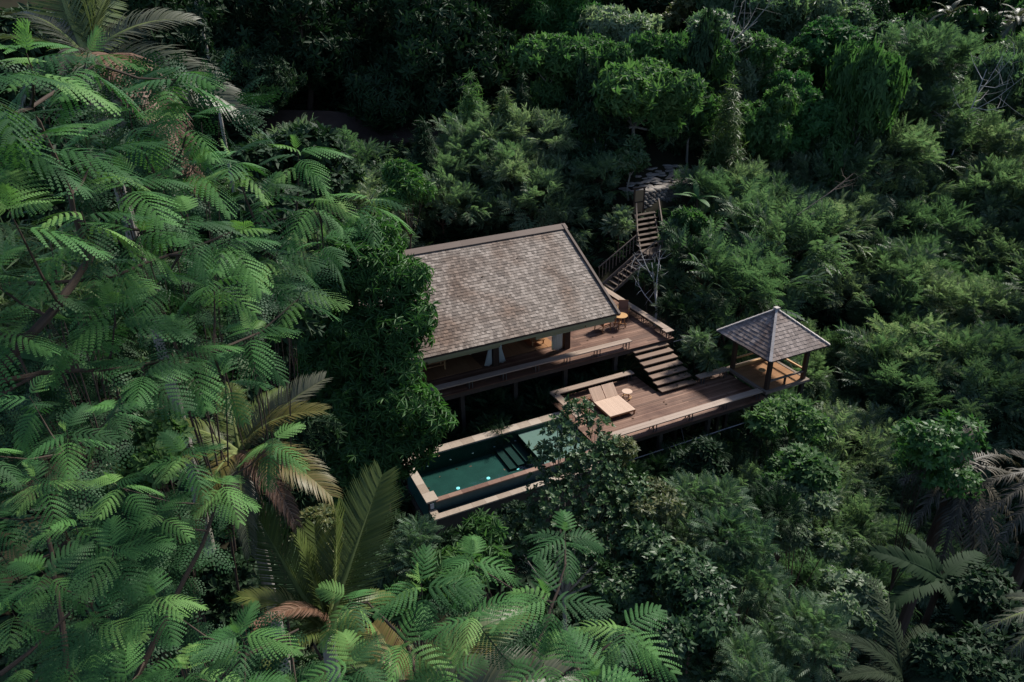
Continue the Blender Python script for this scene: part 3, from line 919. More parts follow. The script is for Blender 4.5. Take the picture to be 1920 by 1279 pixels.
def curtain(label, xa, xb, y, ztop, zbot, pinch=None, drift=0.0, side=1):
    """gathered white curtain; pinch = (height fraction, width factor) where it is tied back"""
    t = thing('curtain', label, 'curtain', ((xa + xb) / 2, y, zbot), 'white curtains tied to the villa posts')
    nx, nz = 40, 16
    V = []
    anchor = xb if side > 0 else xa
    for j in range(nz + 1):
        f = j / nz
        z = ztop + (zbot - ztop) * f
        k = 1.0
        if pinch:
            pf, pw = pinch
            k = 1 - (1 - pw) * math.exp(-((f - pf) / 0.3) ** 2)
            if f > pf:
                k = max(k * 0 + pw, pw + (0.62 - pw) * (f - pf) / (1 - pf))
        for i in range(nx + 1):
            u = i / nx
            x = xa + (xb - xa) * u
            x = anchor + (x - anchor) * k + drift * f
            yy = y + 0.055 * math.sin(u * 2 * PI * 6 + 0.7 * f) * (0.6 + 0.5 * f) + 0.02 * math.sin(u * 41)
            V.append((x, yy, z + (0.03 * math.sin(u * 9) if j == nz else 0)))
    fs = [(j * (nx + 1) + i, j * (nx + 1) + i + 1, (j + 1) * (nx + 1) + i + 1, (j + 1) * (nx + 1) + i) for j in range(nz) for i in range(nx)]
    c = MB()
    c.add(V, fs)
    o = c.build('drape', M['cloth'], t, smooth=True)
    sm = o.modifiers.new('thickness', 'SOLIDIFY')
    sm.thickness = 0.012
    if pinch:
        zt = ztop + (zbot - ztop) * pinch[0]
        xm = anchor - side * (xb - xa) * pinch[1] / 2
        MB().tube([(xm + 0.12 * math.cos(a), y + 0.08 * math.sin(a), zt) for a in np.linspace(0, 2 * PI, 13)], 0.012, 5, False).build('tie', M['cloth'], t)
    return t


curtain('wide white curtain hanging full length at the right post', 17.15, 17.80, 30.98, 4.4, 1.56)
curtain('white curtain tied back to the left of the middle post', 12.85, 13.52, 30.98, 4.3, 1.60, (0.66, 0.25))
curtain('white curtain tied back to the right of the middle post', 13.92, 14.58, 30.98, 4.3, 1.60, (0.66, 0.25), 0, -1)
curtain('short white curtain hanging further back at the inner edge of the left mat', 12.72, 13.15, 32.6, 4.4, 1.62)

# ------------------------------------------------ hillside stairs, gate, path, stone wall
hs = thing('hillside_stairs', 'dark wooden stairs with railings climbing the slope behind the villa', 'stairs', (26.5, 37.1, 1.5))
nB = 9
for i in range(nB):
    f = i / (nB - 1)
    x, z = 24.75 + f * 2.7, 1.62 + f * 1.75
    B(x, x + 0.36, 36.45, 37.75, z - 0.05, z).build('tread', M['tread_shaded'], hs)
B(27.42, 29.3, 36.3, 37.8, 3.42, 3.5).build('landing', M['tread_shaded'], hs)
nA = 7
for i in range(nA):
    f = i / (nA - 1)
    x, y, z = 27.55 + f * 1.45, 37.85 + f * 2.5, 3.7 + f * 1.25
    B(x, x + 1.65, y, y + 0.36, z - 0.05, z).build('tread', M['tread_shaded'], hs)
for x in (0.02, 1.62):
    MB().beam((27.55 + x, 37.75, 3.5), (29.0 + x, 40.65, 4.9), 0.06, 0.2).build('stringer', M['rail'], hs)
for y in (36.42, 37.78):
    MB().beam((24.6, y, 1.5), (27.6, y, 3.45), 0.06, 0.2).build('stringer', M['rail'], hs)


def railing(p, q, n_, h=0.95):
    p, q = np.array(p, float), np.array(q, float)
    MB().beam(p + (0, 0, h), q + (0, 0, h), 0.07, 0.06).build('handrail', M['rail'], hs)
    for i in range(n_):
        a = p + (q - p) * (i + 0.3) / n_
        MB().beam(a, a + (0, 0, h - 0.04), 0.04, 0.04).build('baluster', M['rail'], hs)


railing((24.5, 38.05, 1.75), (27.3, 37.95, 3.55), 11)
railing((24.9, 36.35, 1.75), (27.75, 36.3, 3.6), 10)
railing((27.8, 36.3, 3.5), (30.2, 36.5, 3.5), 7)
railing((29.35, 37.7, 3.5), (30.85, 40.5, 4.9), 5)
railing((27.5, 38.1, 3.7), (28.9, 40.4, 4.9), 5)
gt = thing('gate', 'narrow dark framed gate with a straw panel at the top of the hillside stairs', 'gate', (29.4, 40.9, 4.9))
for x in (29.05, 29.85):
    B(x - 0.05, x + 0.05, 40.85, 40.95, 4.7, 6.65).build('post', M['post'], gt)
B(28.95, 29.95, 40.86, 40.94, 6.66, 6.76).build('head_rail', M['post'], gt)
B(29.11, 29.79, 40.875, 40.925, 5.0, 6.55).build('panel', M['panel'], gt)
B(29.11, 29.79, 40.84, 40.874, 5.7, 5.78).build('cross_rail', M['post'], gt)

R2 = random.Random(5)
path = D.objects.new('path', None)
COL.objects.link(path)
path['kind'] = 'structure'
ORG[path] = np.zeros(3)


def rockmesh(rnd, sx, sy, sz):
    mb = MB()
    vs, fs = [], []
    n_ = 7
    for j, (zz, rr) in enumerate(((0, 0.85), (0.45, 1.0), (0.85, 0.9), (1.0, 0.55))):
        for k in range(n_):
            a = 2 * PI * k / n_ + 0.2 * j
            r = rr * rnd.uniform(0.82, 1.12)
            vs.append((r * math.cos(a) * sx, r * math.sin(a) * sy, zz * sz))
    for j in range(3):
        for k in range(n_):
            k2 = (k + 1) % n_
            fs.append((j * n_ + k, j * n_ + k2, (j + 1) * n_ + k2, (j + 1) * n_ + k))
    fs.append(tuple(3 * n_ + k for k in range(n_)))
    return mb.add(vs, fs)


# flat stones of the path above the wall, and of the terrace behind the gate
pm = [rockmesh(R2, 0.42, 0.3, 0.09).mesh('flagstone', M['path']) for _ in range(5)]
for i in range(120):
    f = R2.random()
    x, y = 30.2 + f * 8.5 + R2.uniform(-0.2, 0.2), 43.2 + f * 2.0 + R2.uniform(-1.1, 1.1)
    o = link_mesh('flagstone', pm[i % 5], path)
    o.location = (x, y, max(5.9, gz(x, y)) + R2.uniform(-0.02, 0.03))
    o.rotation_euler = (0, 0, R2.random() * 6)
wl = thing('stone_wall', 'low dry stone wall holding the path above the hillside stairs', 'wall', (33.5, 41.8, 5.0))
sm_ = [rockmesh(R2, 0.24, 0.17, 0.2).mesh('stone', M['rock']) for _ in range(6)]
for r in range(6):
    for k in range(18):
        x = 30.2 + k * 0.43 + (r % 2) * 0.2
        y = 41.6 + (x - 30) * 0.22
        o = link_mesh('stone', sm_[R2.randrange(6)], wl)
        o.location = (x - 33.5 + R2.uniform(-.03, .03), y - 41.8 + R2.uniform(-.05, .05) + r * 0.05, r * 0.185 - 0.15)
        o.rotation_euler = (0, 0, R2.uniform(-0.4, 0.4))
core = MB()
core.hexa([(30.0, 41.7, 4.6), (38.0, 43.46, 4.6), (38, 45.2, 4.6), (30, 44.0, 4.6)], [(30.0, 41.75, 5.85), (38.0, 43.5, 5.85), (38, 45.2, 5.95), (30, 44.0, 5.95)])
core.build('earth_core', M['bare_soil'], wl)

# ================================================================== PLANTS
rng = np.random.default_rng(20)


def nrmz(v):
    return v / (np.linalg.norm(v, axis=-1, keepdims=True) + 1e-9)


def frames(d, u):
    """rotation matrices whose columns are leaf axis d, side, up"""
    d = nrmz(d)
    y = nrmz(np.cross(u, d))
    z = np.cross(d, y)
    return np.stack([d, y, z], -1)


def place(tV, tF, Rm, S, T):
    """copies of a template: (N,3,3), (N,), (N,3)"""
    V = np.einsum('nij,vj->nvi', Rm, tV) * S[:, None, None] + T[:, None, :]
    F = tF[None] + (np.arange(len(T)) * len(tV))[:, None, None]
    return V.reshape(-1, 3), F.reshape(-1, 4)


def merge(parts):
    Vs, Fs, b = [], [], 0
    for V, F in parts:
        Vs.append(V)
        Fs.append(F + b)
        b += len(V)
    return np.concatenate(Vs), np.concatenate(Fs)


def leaf_t(L=1.0, w=0.3, fold=0.12, droop=0.15, belly=(0.35, 0.72)):
    a, b = belly
    V = np.array([(0, 0, 0), (a * L, -w / 2, fold * w - droop * a * a * L), (b * L, -w * 0.42, fold * w - droop * b * b * L), (L, 0, -droop * L),
                  (b * L, w * 0.42, fold * w - droop * b * b * L), (a * L, w / 2, fold * w - droop * a * a * L)], float)
    return V, np.array([(0, 1, 2, 3), (0, 3, 4, 5)])


def rhomb_t(L=1.0, w=0.3, droop=0.1):
    return np.array([(0, 0, 0), (0.45 * L, -w / 2, 0.0), (L, 0, -droop * L), (0.45 * L, w / 2, 0.0)], float), np.array([(0, 1, 2, 3)])


def rosette_t(n, L, w, droop, rg, up=(0.1, 0.7), leaf=None):
    """n leaves round a twig end that points along +X"""
    parts = []
    lv = leaf or leaf_t(1.0, w, 0.15, droop)
    az = np.arange(n) * 2.4 + rg.uniform(0, 6)
    el = rg.uniform(up[0], up[1], n)
    d = np.stack([el, np.cos(az) * np.sqrt(1 - el ** 2), np.sin(az) * np.sqrt(1 - el ** 2)], 1)
    u = np.tile((1.0, 0, 0.15), (n, 1))
    V, F = place(*lv, frames(d, u), L * rg.uniform(0.75, 1.15, n), np.zeros((n, 3)) + d * 0.02)
    return V, F


def frond_bi(npair, nleaf, L, rg, droop=0.25, curl=0.0):
    """twice-pinnate frond (silk tree): pinnae in pairs, each with rows of tiny leaflets"""
    parts = []
    ts = np.linspace(0.16, 1.0, npair)
    zc = lambda t: -droop * L * t ** 2.1 + curl * L * t ** 3
    # rachis strip
    tt = np.linspace(0, 1, 7)
    V = []
    for t in tt:
        x = L * t * (1 - 0.12 * droop * t)
        V += [(x, -0.006 * (1.2 - t), zc(t) + 0.002), (x, 0.006 * (1.2 - t), zc(t) + 0.002)]
    F = [(2 * i, 2 * i + 1, 2 * i + 3, 2 * i + 2) for i in range(6)]
    parts.append((np.array(V), np.array(F)))
    for i, t in enumerate(ts):
        x = L * t * (1 - 0.12 * droop * t)
        slope = (zc(min(1, t + .02)) - zc(t - .02)) / (0.04 * L)
        plen = L * (0.44 * (math.sin(PI * (0.22 + 0.68 * t)) ** 0.8)) * rg.uniform(0.92, 1.08)
        ang = RAD(74 - 42 * t)
        for s in (-1, 1):
            d0 = np.array((math.cos(ang), s * math.sin(ang), slope * 0.7 + 0.1))
            d0 /= np.linalg.norm(d0)
            k = np.linspace(0.06, 1, nleaf)
            pd = rg.uniform(0.25, 0.5)
            P = np.array((x, 0, zc(t))) + d0 * (k * plen)[:, None] + np.array((0.12, 0, -pd))[None] * (plen * k ** 2)[:, None]
            tang = nrmz(d0[None] + np.array((0.24, 0, -2 * pd))[None] * k[:, None])
            side = nrmz(np.cross(tang, (0, 0, 1.0)))
            sp = plen / nleaf
            for q in (-1, 1):
                ld = nrmz(side * q * 0.9 + tang * 0.42 + np.array((0, 0, -0.10)))
                wl = (L * 0.044 * (1 - 0.45 * k ** 3) * np.minimum(1, 0.5 + 3 * k))[:, None]
                # base edge on the pinna axis, narrower outer edge: leaflets touch at the axis, teeth at the rim
                V_ = np.stack([P - tang * sp * 0.5, P + ld * wl + tang * sp * -0.30, P + ld * wl + tang * sp * 0.42, P + tang * sp * 0.5], 1)
                F_ = (np.arange(nleaf) * 4)[:, None] + np.array((0, 1, 2, 3))[None]
                parts.append((V_.reshape(-1, 3), F_))
    return merge(parts)


def frond_palm(npair, L, leaf, rg, arch=0.5, vee=0.5, hang=0.35, w=0.032, ragged=0.0):
    """pinnate palm frond along +X, curving down by arch"""
    parts = []
    ts = np.linspace(0.13, 1.0, npair)

    def P(t):
        return np.stack([L * t * (1 - 0.18 * arch * t * t), 0 * t, L * arch * (0.12 * t - 0.72 * t ** 2.2)], -1)
    tt = np.linspace(0, 1, 14)
    pp = P(tt)
    V = []
    for t, p in zip(tt, pp):
        h = 0.035 * (1.15 - t)
        V += [p + (0, -h, 0.0), p + (0, 0, h * 0.9), p + (0, h, 0.0)]
    F = []
    for i in range(13):
        for a in (0, 1):
            F.append((3 * i + a, 3 * i + a + 1, 3 * i + a + 4, 3 * i + a + 3))
    rib = (np.array(V), np.array(F))
    for s in (-1, 1):
        p = P(ts) + (0, 0, 0.01)
        tang = nrmz(P(ts + 0.01) - P(ts - 0.01))
        up = nrmz(np.cross(np.cross(tang, (0, 1.0, 0)) * 1.0, tang) * 0 + np.cross(tang, (0, 1.0, 0)) * -1)
        ll = leaf * np.sin(PI * (0.2 + 0.72 * ts)) ** 0.7 * rg.uniform(0.85, 1.1, npair)
        if ragged:
            ll = ll * (1 - ragged * (rg.random(npair) > 0.6) * rg.uniform(0.3, 0.9, npair))
        fw = 0.45 + 0.75 * ts
        side = np.zeros((npair, 3))
        side[:, 1] = s
        up = nrmz(np.cross(tang, side) * s)
        d = nrmz(side + tang * fw[:, None] + up * (vee + rg.normal(0, 0.08 + 0.2 * ragged, npair))[:, None])
        nseg = 4
        rows = []
        cur = p.copy()
        dd = d.copy()
        wv = nrmz(tang - d * (tang * d).sum(-1, keepdims=True))
        for k in range(nseg + 1):
            f = k / nseg
            ww = w * (0.35 + 0.65 * math.sin(PI * min(1, 0.2 + 0.6 * f))) * (1 - f ** 4)
            rows.append(np.stack([cur - wv * ww / 2, cur + wv * ww / 2], 1))
            cur = cur + dd * (ll / nseg)[:, None]
            dd = nrmz(dd + np.array((0, 0, -hang / nseg * (1.5 + 2 * f))))
        A = np.stack(rows, 1)          # npair, nseg+1, 2, 3
        Vp = A.reshape(-1, 3)
        F_ = []
        for i in range(npair):
            b = i * (nseg + 1) * 2
            for k in range(nseg):
                F_.append((b + 2 * k, b + 2 * k + 1, b + 2 * k + 3, b + 2 * k + 2))
        parts.append((Vp, np.array(F_)))
    return merge(parts), rib


def pinnate_t(npair, L, leaf, w, rg, droop=0.35):
    """once-pinnate feathery leaf along +X"""
    ts = np.linspace(0.1, 1.0, npair)
    p = np.stack([L * ts, 0 * ts, -droop * L * ts ** 2], -1)
    parts = [(np.array([(0, -0.004, 0), (0, 0.004, 0), (L, 0.002, -droop * L), (L, -0.002, -droop * L)]), np.array([(0, 1, 2, 3)]))]
    for s in (-1, 1):
        d = np.stack([0.35 + 0.5 * ts, s * np.ones(npair), -0.25 - 0.3 * ts], -1)
        ll = leaf * np.sin(PI * (0.15 + 0.75 * ts)) * rg.uniform(0.85, 1.15, npair)
        parts.append(place(*rhomb_t(1.0, w / leaf, 0.15), frames(d, np.tile((0, 0, 1.0), (npair, 1))), ll, p))
    return merge(parts)


def plume_t(nleaf, npair, L, rg, leafL=0.4):
    """arching branch end carrying pinnate leaves on both sides, like a feather duster"""
    ts = np.linspace(0.15, 1.0, nleaf)
    p = np.stack([L * ts, 0.05 * L * np.sin(ts * 5 + rg.uniform(0, 6)), L * (0.15 * ts - 0.3 * ts ** 2.2)], -1)
    az = np.arange(nleaf) * 2.4 + rg.uniform(0, 6)
    d = np.stack([0.55 + 0.35 * ts, np.cos(az), 0.45 * np.sin(az) + 0.35], -1)
    base = pinnate_t(npair, 1.0, 0.42, 0.16, rg, 0.6)
    V, F = place(*base, frames(d, np.tile((0.1, 0, 1.0), (nleaf, 1))), leafL * (1.1 - 0.5 * ts) * rg.uniform(0.8, 1.2, nleaf), p)
    tt = np.linspace(0, 1, 5)
    q = np.stack([L * tt, 0 * tt, L * (0.15 * tt - 0.3 * tt ** 2.2)], -1)
    r = 0.012
    Vr = np.concatenate([q + (0, -r, 0), q + (0, r, 0)])
    Fr = np.array([(i, i + 5, i + 6, i + 1) for i in range(4)])
    return merge([(V, F), (Vr, Fr)])


def lobe_points(lobes, n, rg, top_bias=0.35, shell=0.75):
    """points spread through the outer part of ellipsoid lobes, with outward directions"""
    w = np.array([l[3] * l[4] * l[5] for l in lobes]) ** 0.67
    idx = rg.choice(len(lobes), n, p=w / w.sum())
    d = nrmz(rg.normal(0, 1, (n, 3)) + np.array((0, 0, top_bias)))
    r = shell + (1 - shell) * rg.random(n) ** 0.7
    r = np.where(rg.random(n) < 0.15, r * rg.uniform(0.4, 1, n), r)
    L = np.array(lobes)
    c, rad = L[idx, :3], L[idx, 3:6]
    # bumpy surface
    ph = rg.uniform(0, 6, 3)
    bump = 1 + 0.14 * np.sin(5 * d[:, 0] + ph[0]) * np.sin(4 * d[:, 1] + ph[1]) + 0.1 * np.sin(7 * d[:, 2] + ph[2])
    return c + d * rad * (r * bump)[:, None], nrmz(d / rad)


def crown_mesh(name, mat, lobes, n, tmpls, size, rg, up=0.35, hang=0.0, jit=0.45, top_bias=0.35, shell=0.75):
    """crown: many leaf clusters placed through the lobes"""
    P, N = lobe_points(lobes, n, rg, top_bias, shell)
    d = nrmz(N + np.array((0, 0, up - hang)) + rg.normal(0, jit, (n, 3)))
    u = nrmz(np.array((0, 0, 1.0)) + rg.normal(0, 0.35, (n, 3)) + 0.3 * N)
    S = size * rg.uniform(0.7, 1.3, n)
    parts = []
    which = rg.integers(0, len(tmpls), n)
    for k, t in enumerate(tmpls):
        m = which == k
        if m.any():
            parts.append(place(*t, frames(d[m], u[m]), S[m], P[m]))
    V, F = merge(parts)
    return np_mesh(name, V, F, mat)


def limbs(lobes, base, rg, r0=0.16, fork=0.45):
    """trunk from base to a fork, limbs curving to every lobe"""
    mb = MB()
    base = np.array(base, float)
    c = np.mean([l[:3] for l in lobes], 0)
    top = base + (c - base) * fork
    top[2] = base[2] + (c[2] - base[2]) * (fork + 0.15)
    mid = (base + top) / 2 + rg.normal(0, 0.06, 3) * np.linalg.norm(top - base)
    mb.tube([base, mid, top], [r0, r0 * 0.8, r0 * 0.62], 8)
    for l in lobes:
        e = np.array(l[:3])
        m = top + (e - top) * 0.5 + np.array((0, 0, -0.1 * np.linalg.norm(e - top)))
        mb.tube([top - (0, 0, 0.05), m, e], [r0 * 0.5, r0 * 0.32, r0 * 0.14], 6)
        for k in range(3):
            dd = rg.normal(0, 1, 3)
            dd /= np.linalg.norm(dd)
            dd[2] = abs(dd[2]) * 0.6
            mb.tube([m + (e - m) * (0.3 + 0.2 * k), e + dd * np.array(l[3:6]) * 0.75], [r0 * 0.16, r0 * 0.05], 5)
    return mb


def rnd_lobes(nl, R, H, rg, spread=0.7):
    """lobes of a rounded crown of radius R, height H, centred on the origin"""
    out = []
    for i in range(nl):
        a = 2.4 * i + rg.uniform(-.4, .4)
        rr = R * spread * math.sqrt((i + 0.4) / nl)
        z = H * 0.5 * rg.uniform(-0.85, 0.85) * (1 if i else 0) + (H * 0.18 if i == 0 else 0) - 0.12 * H * (rr / R)
        s = R * rg.uniform(0.26, 0.5)
        out.append((rr * math.cos(a), rr * math.sin(a), z, s, s, s * rg.uniform(0.75, 1.0) * H / (1.5 * R)))
    return out


# templates
T_broad = [rosette_t(6, 1.0, 0.34, 0.35, rng, (-0.1, 0.75)) for _ in range(4)]
T_mango = [rosette_t(9, 1.0, 0.19, 0.55, rng, (-0.35, 0.6)) for _ in range(4)]
T_obov = [rosette_t(7, 1.0, 0.42, 0.1, rng, (0.25, 0.8), leaf_t(1.0, 0.42, 0.2, 0.08, (0.5, 0.82))) for _ in range(4)]
T_small = [rosette_t(7, 1.0, 0.3, 0.2, rng, (-0.3, 0.9), rhomb_t(1.0, 0.4, 0.2)) for _ in range(4)]
T_bam = [rosette_t(7, 1.0, 0.1, 0.6, rng, (0.1, 0.9), rhomb_t(1.0, 0.12, 0.5)) for _ in range(4)]
T_plume = [plume_t(11, 7, 1.0, rng, 0.6) for _ in range(5)]
T_pin = [pinnate_t(8, 1.0, 0.36, 0.13, rng, 0.45) for _ in range(3)]
T_bi_lo = [frond_bi(9, 4, 1.0, rng, dr) for dr in (0.2, 0.4)]


def make_tree(name, label, cat, base, lobes, mat, bark, tmpls, n, size, rg, group=None, r0=0.16, **kw):
    """lobes in world coordinates; base on the ground"""
    base = np.array(base, float)
    t = thing(name, label, cat, tuple(base), group)
    loc = [tuple(np.array(l[:3]) - base) + tuple(l[3:6]) for l in lobes]
    link_mesh('crown', crown_mesh('crown', mat, loc, n, tmpls, size, rg, **kw), t)
    link_mesh('trunk', limbs(loc, (0, 0, 0), rg, r0).mesh('trunk', bark), t)
    return t


def tree_at(name, label, cat, px, py, dep, R, H, nl, mat, bark, tmpls, n, size, seed, group=None, r0=0.16, spread=0.7, lean=(0, 0), **kw):
    rg = np.random.default_rng(seed)
    c = at(px, py, dep)
    lobes = [(a + c[0], b + c[1], z + c[2], *r) for a, b, z, *r in rnd_lobes(nl, R, H, rg, spread)]
    bx, by = c[0] + lean[0], c[1] + lean[1]
    return make_tree(name, label, cat, (bx, by, gz(bx, by) - 0.3), lobes, mat, bark, tmpls, n, size, rg, group, r0, **kw)

# ------------------------------------------------ ground cover (nobody could count it)


def undergrowth(name, n, x0, x1, y0, y1, size, mat, tm, seed, lift=0.1, keep=None):
    rg = np.random.default_rng(seed)
    x, y = rg.uniform(x0, x1, n), rg.uniform(y0, y1, n)
    if keep is not None:
        k = keep(x, y)
        x, y = x[k], y[k]
    n = len(x)
    z = ground(x, y) + rg.uniform(0, lift, n)
    d = nrmz(np.stack([rg.normal(0, .5, n), rg.normal(0, .5, n), np.ones(n)], 1))
    S = size * rg.uniform(0.6, 1.5, n)
    parts = []
    w = rg.integers(0, len(tm), n)
    for k, t in enumerate(tm):
        m = w == k
        parts.append(place(*t, frames(d[m], np.tile((1.0, 0.1, 0), (m.sum(), 1))), S[m], np.stack([x, y, z], 1)[m]))
    V, F = merge(parts)
    return link_mesh(name, np_mesh(name, V, F, mat), None, None, 'stuff')


def off_house(x, y):
    return ~((x > 6.5) & (x < 29) & (y > 28.5) & (y < 39) & (ground(x, y) > -3)) & ~((x > 29) & (x < 41) & (y > 41) & (y < 47.5))


undergrowth('ground_cover', 11000, -12, 66, 14, 72, 0.75, M['dark'], T_broad, 31, 0.5, off_house)
undergrowth('fern_cover', 2600, -5, 45, 14, 60, 0.9, M['feather'], [rosette_t(7, 1.0, 0.3, 0.5, rng, (0.3, 0.8), pinnate_t(8, 1.0, 0.3, 0.09, rng, 0.5)) for _ in range(2)], 32, 0.3,
            lambda x, y: off_house(x, y) & ~((x > 28) & (x < 41) & (y > 41) & (y < 48)))

# ------------------------------------------------ tall dark trees, upper left and centre
T_dk = T_mango[:2] + T_broad[:2]
tall = [(430, 20, 64, 6.5, 8), (560, 60, 60, 6.0, 8), (680, 10, 66, 7.0, 9), (760, 95, 58, 5.5, 8), (860, 60, 62, 6.5, 9),
        (930, 10, 68, 6.0, 8), (470, 130, 56, 4.5, 6), (640, 110, 66, 5.0, 7), (330, -20, 60, 6.0, 8), (870, 150, 66, 4.0, 6)]
lab = ['dark tree behind the old palm fronds at the top left', 'tall dark tree right of the thin pale trunk', 'tall dark tree with hanging branches at the top of the picture above the villa',
       'dark drooping tree standing over the young bamboo plumes', 'dark tree with long drooping leaves beside the open leafy tree', 'dark treetop at the upper edge left of the bushy conifer',
       'dark tree low on the slope under the pale trunk', 'dark tree at the back of the brown earth bank', 'dark tree behind the arching coconut frond', 'dark tree in deep shade behind the tallest bamboo plume']
protos = []
for i, (px_, py_, dp_, R_, H_) in enumerate(tall):
    if i < 4:
        protos.append((tree_at('forest_tree', lab[i], 'tree', px_, py_, dp_, R_, H_, 9, M['dark'], M['bark'], T_dk, 1500, 0.62, 100 + i, 'tall dark forest trees', 0.3, hang=0.75), R_))
    else:
        src, R0 = protos[i % 4]
        c = at(px_, py_, dp_)
        copy_thing(src, (c[0], c[1], gz(c[0], c[1]) - 0.3), i * 1.7, R_ / R0 * 1.02, lab[i])
c = at(396, 140, 46)
lob = [(c[0] + 0.15 * math.sin(k), c[1], c[2] - 1.0 + 0.9 * k, 0.45, 0.45, 0.4) for k in range(7)]
t = thing('slim_tree', 'slim pale trunk with small leaf tufts at the top left before the dark trees', 'tree', (c[0], c[1], gz(c[0], c[1]) - 0.3))
_b = np.array((c[0], c[1], gz(c[0], c[1]) - 0.3))
link_mesh('crown', crown_mesh('crown', M['dark'], [tuple(np.array(l[:3]) - _b) + l[3:] for l in lob], 110, T_broad, 0.4, np.random.default_rng(9)), t)
MB().tube([_b, c + (0.1, 0, 0), c + (-0.15, 0, 5.5)], [0.13, 0.10, 0.07], 8).build('trunk', M['bark_pale'], t)

# ------------------------------------------------ leafy trees right of centre
KW = dict(hang=0.45)
tree_at('leafy_tree', 'open leafy tree with a bare forked stem, left of the big bright tree', 'tree', 1030, 105, 57, 3.0, 3.4, 6, M['broad'], M['bark_pale'], T_broad, 800, 0.5, 150, 'leafy trees on the slope', 0.12, **KW)
tree_at('leafy_tree', 'broad leafy tree catching the light above the hillside path', 'tree', 1190, 190, 54, 4.9, 6.0, 11, M['broad'], M['bark_pale'], T_broad, 2300, 0.5, 151, 'leafy trees on the slope', 0.2, **KW)
tree_at('leafy_tree', 'rounded light tree at the top beside the bare terraces', 'tree', 1160, 75, 63, 4.6, 5.4, 9, M['feather'], M['bark_pale'], T_broad, 1700, 0.5, 152, 'leafy trees on the slope', 0.2, **KW)
tree_at('leafy_tree', 'leafy tree in half shade directly over the gate', 'tree', 1130, 265, 53, 3.0, 3.2, 6, M['dark'], M['bark_pale'], T_broad, 900, 0.5, 153, 'leafy trees on the slope', 0.15, **KW)
tree_at('leafy_tree', 'sparkling small leaved tree beside the stone path', 'tree', 1185, 280, 51, 1.4, 2.4, 5, M['frangi'], M['bark_pale'], T_broad, 420, 0.42, 154, 'leafy trees on the slope', 0.09, **KW)
tree_at('conifer', 'dense green bushy conifer at the top of the picture left of the terraces', 'tree', 1030, 20, 66, 3.8, 5.0, 8, M['vivid'], M['bark'], T_bam, 1500, 0.6, 155, None, 0.2)
tree_at('creeper_tree', 'small tree smothered in bright creeper below the terraces', 'tree', 1100, 42, 64, 2.4, 3.0, 5, M['vivid'], M['bark'], T_small, 900, 0.45, 156, None, 0.15)
tree_at('leafy_tree', 'pale dry tree with leaning bare branches at the top right of centre', 'tree', 1330, 70, 60, 3.4, 3.6, 7, M['feather'], M['bark_pale'], T_small, 1100, 0.42, 157, 'leafy trees on the slope', 0.16)
tree_at('vivid_tree', 'dense bright green rounded tree on the upper right slope', 'tree', 1560, 105, 64, 4.0, 5.0, 9, M['vivid'], M['bark'], T_small, 2300, 0.42, 158, None, 0.2, hang=0.3)
tree_at('leafy_tree', 'shaded tree hung with creepers between path and bright rounded tree', 'tree', 1440, 140, 62, 4.2, 6.0, 9, M['broad'], M['bark'], T_small, 2300, 0.42, 159, 'leafy trees on the slope', 0.2, hang=0.3)
tree_at('leafy_tree', 'creeper covered tree below the dense bright rounded tree', 'tree', 1500, 225, 58, 3.4, 3.6, 7, M['vivid'], M['bark'], T_small, 1500, 0.4, 160, 'leafy trees on the slope', 0.2, hang=0.3)
tree_at('leafy_tree', 'tree at the upper edge behind the leaning bare branches', 'tree', 1440, 20, 70, 4.6, 5.0, 9, M['feather'], M['bark'], T_broad, 1500, 0.5, 161, 'leafy trees on the slope', 0.2)
tree_at('leafy_tree', 'olive tree at the upper edge left of the far hillside', 'tree', 1570, 30, 74, 4.8, 5.0, 9, M['feather'], M['bark'], T_small, 1900, 0.5, 162, 'leafy trees on the slope', 0.2)
tree_at('leafy_tree', 'grey green tree at the top right of the lit slope, before the far hillside', 'tree', 1640, 85, 70, 3.2, 3.6, 6, M['feather'], M['bark'], T_small, 1200, 0.45, 163, 'leafy trees on the slope', 0.2)
tree_at('feathery_tree', 'tallest feathery tree with brown stems on the crest at the right', 'tree', 1740, 150, 62, 4.2, 5.0, 9, M['feather'], M['bark_red'], T_plume, 230, 1.5, 164, None, 0.18, up=0.5)
tree_at('garden_shrub', 'lit shrub at the edge of the bare terraces at the top', 'shrub', 1275, 20, 74, 2.2, 2.4, 5, M['pale'], M['bark'], T_small, 600, 0.4, 165, None, 0.1)
tree_at('garden_shrub', 'shrub on the topmost terrace at the upper edge of the picture', 'shrub', 1140, -5, 76, 2.6, 2.6, 5, M['broad'], M['bark'], T_small, 700, 0.4, 166, None, 0.1)

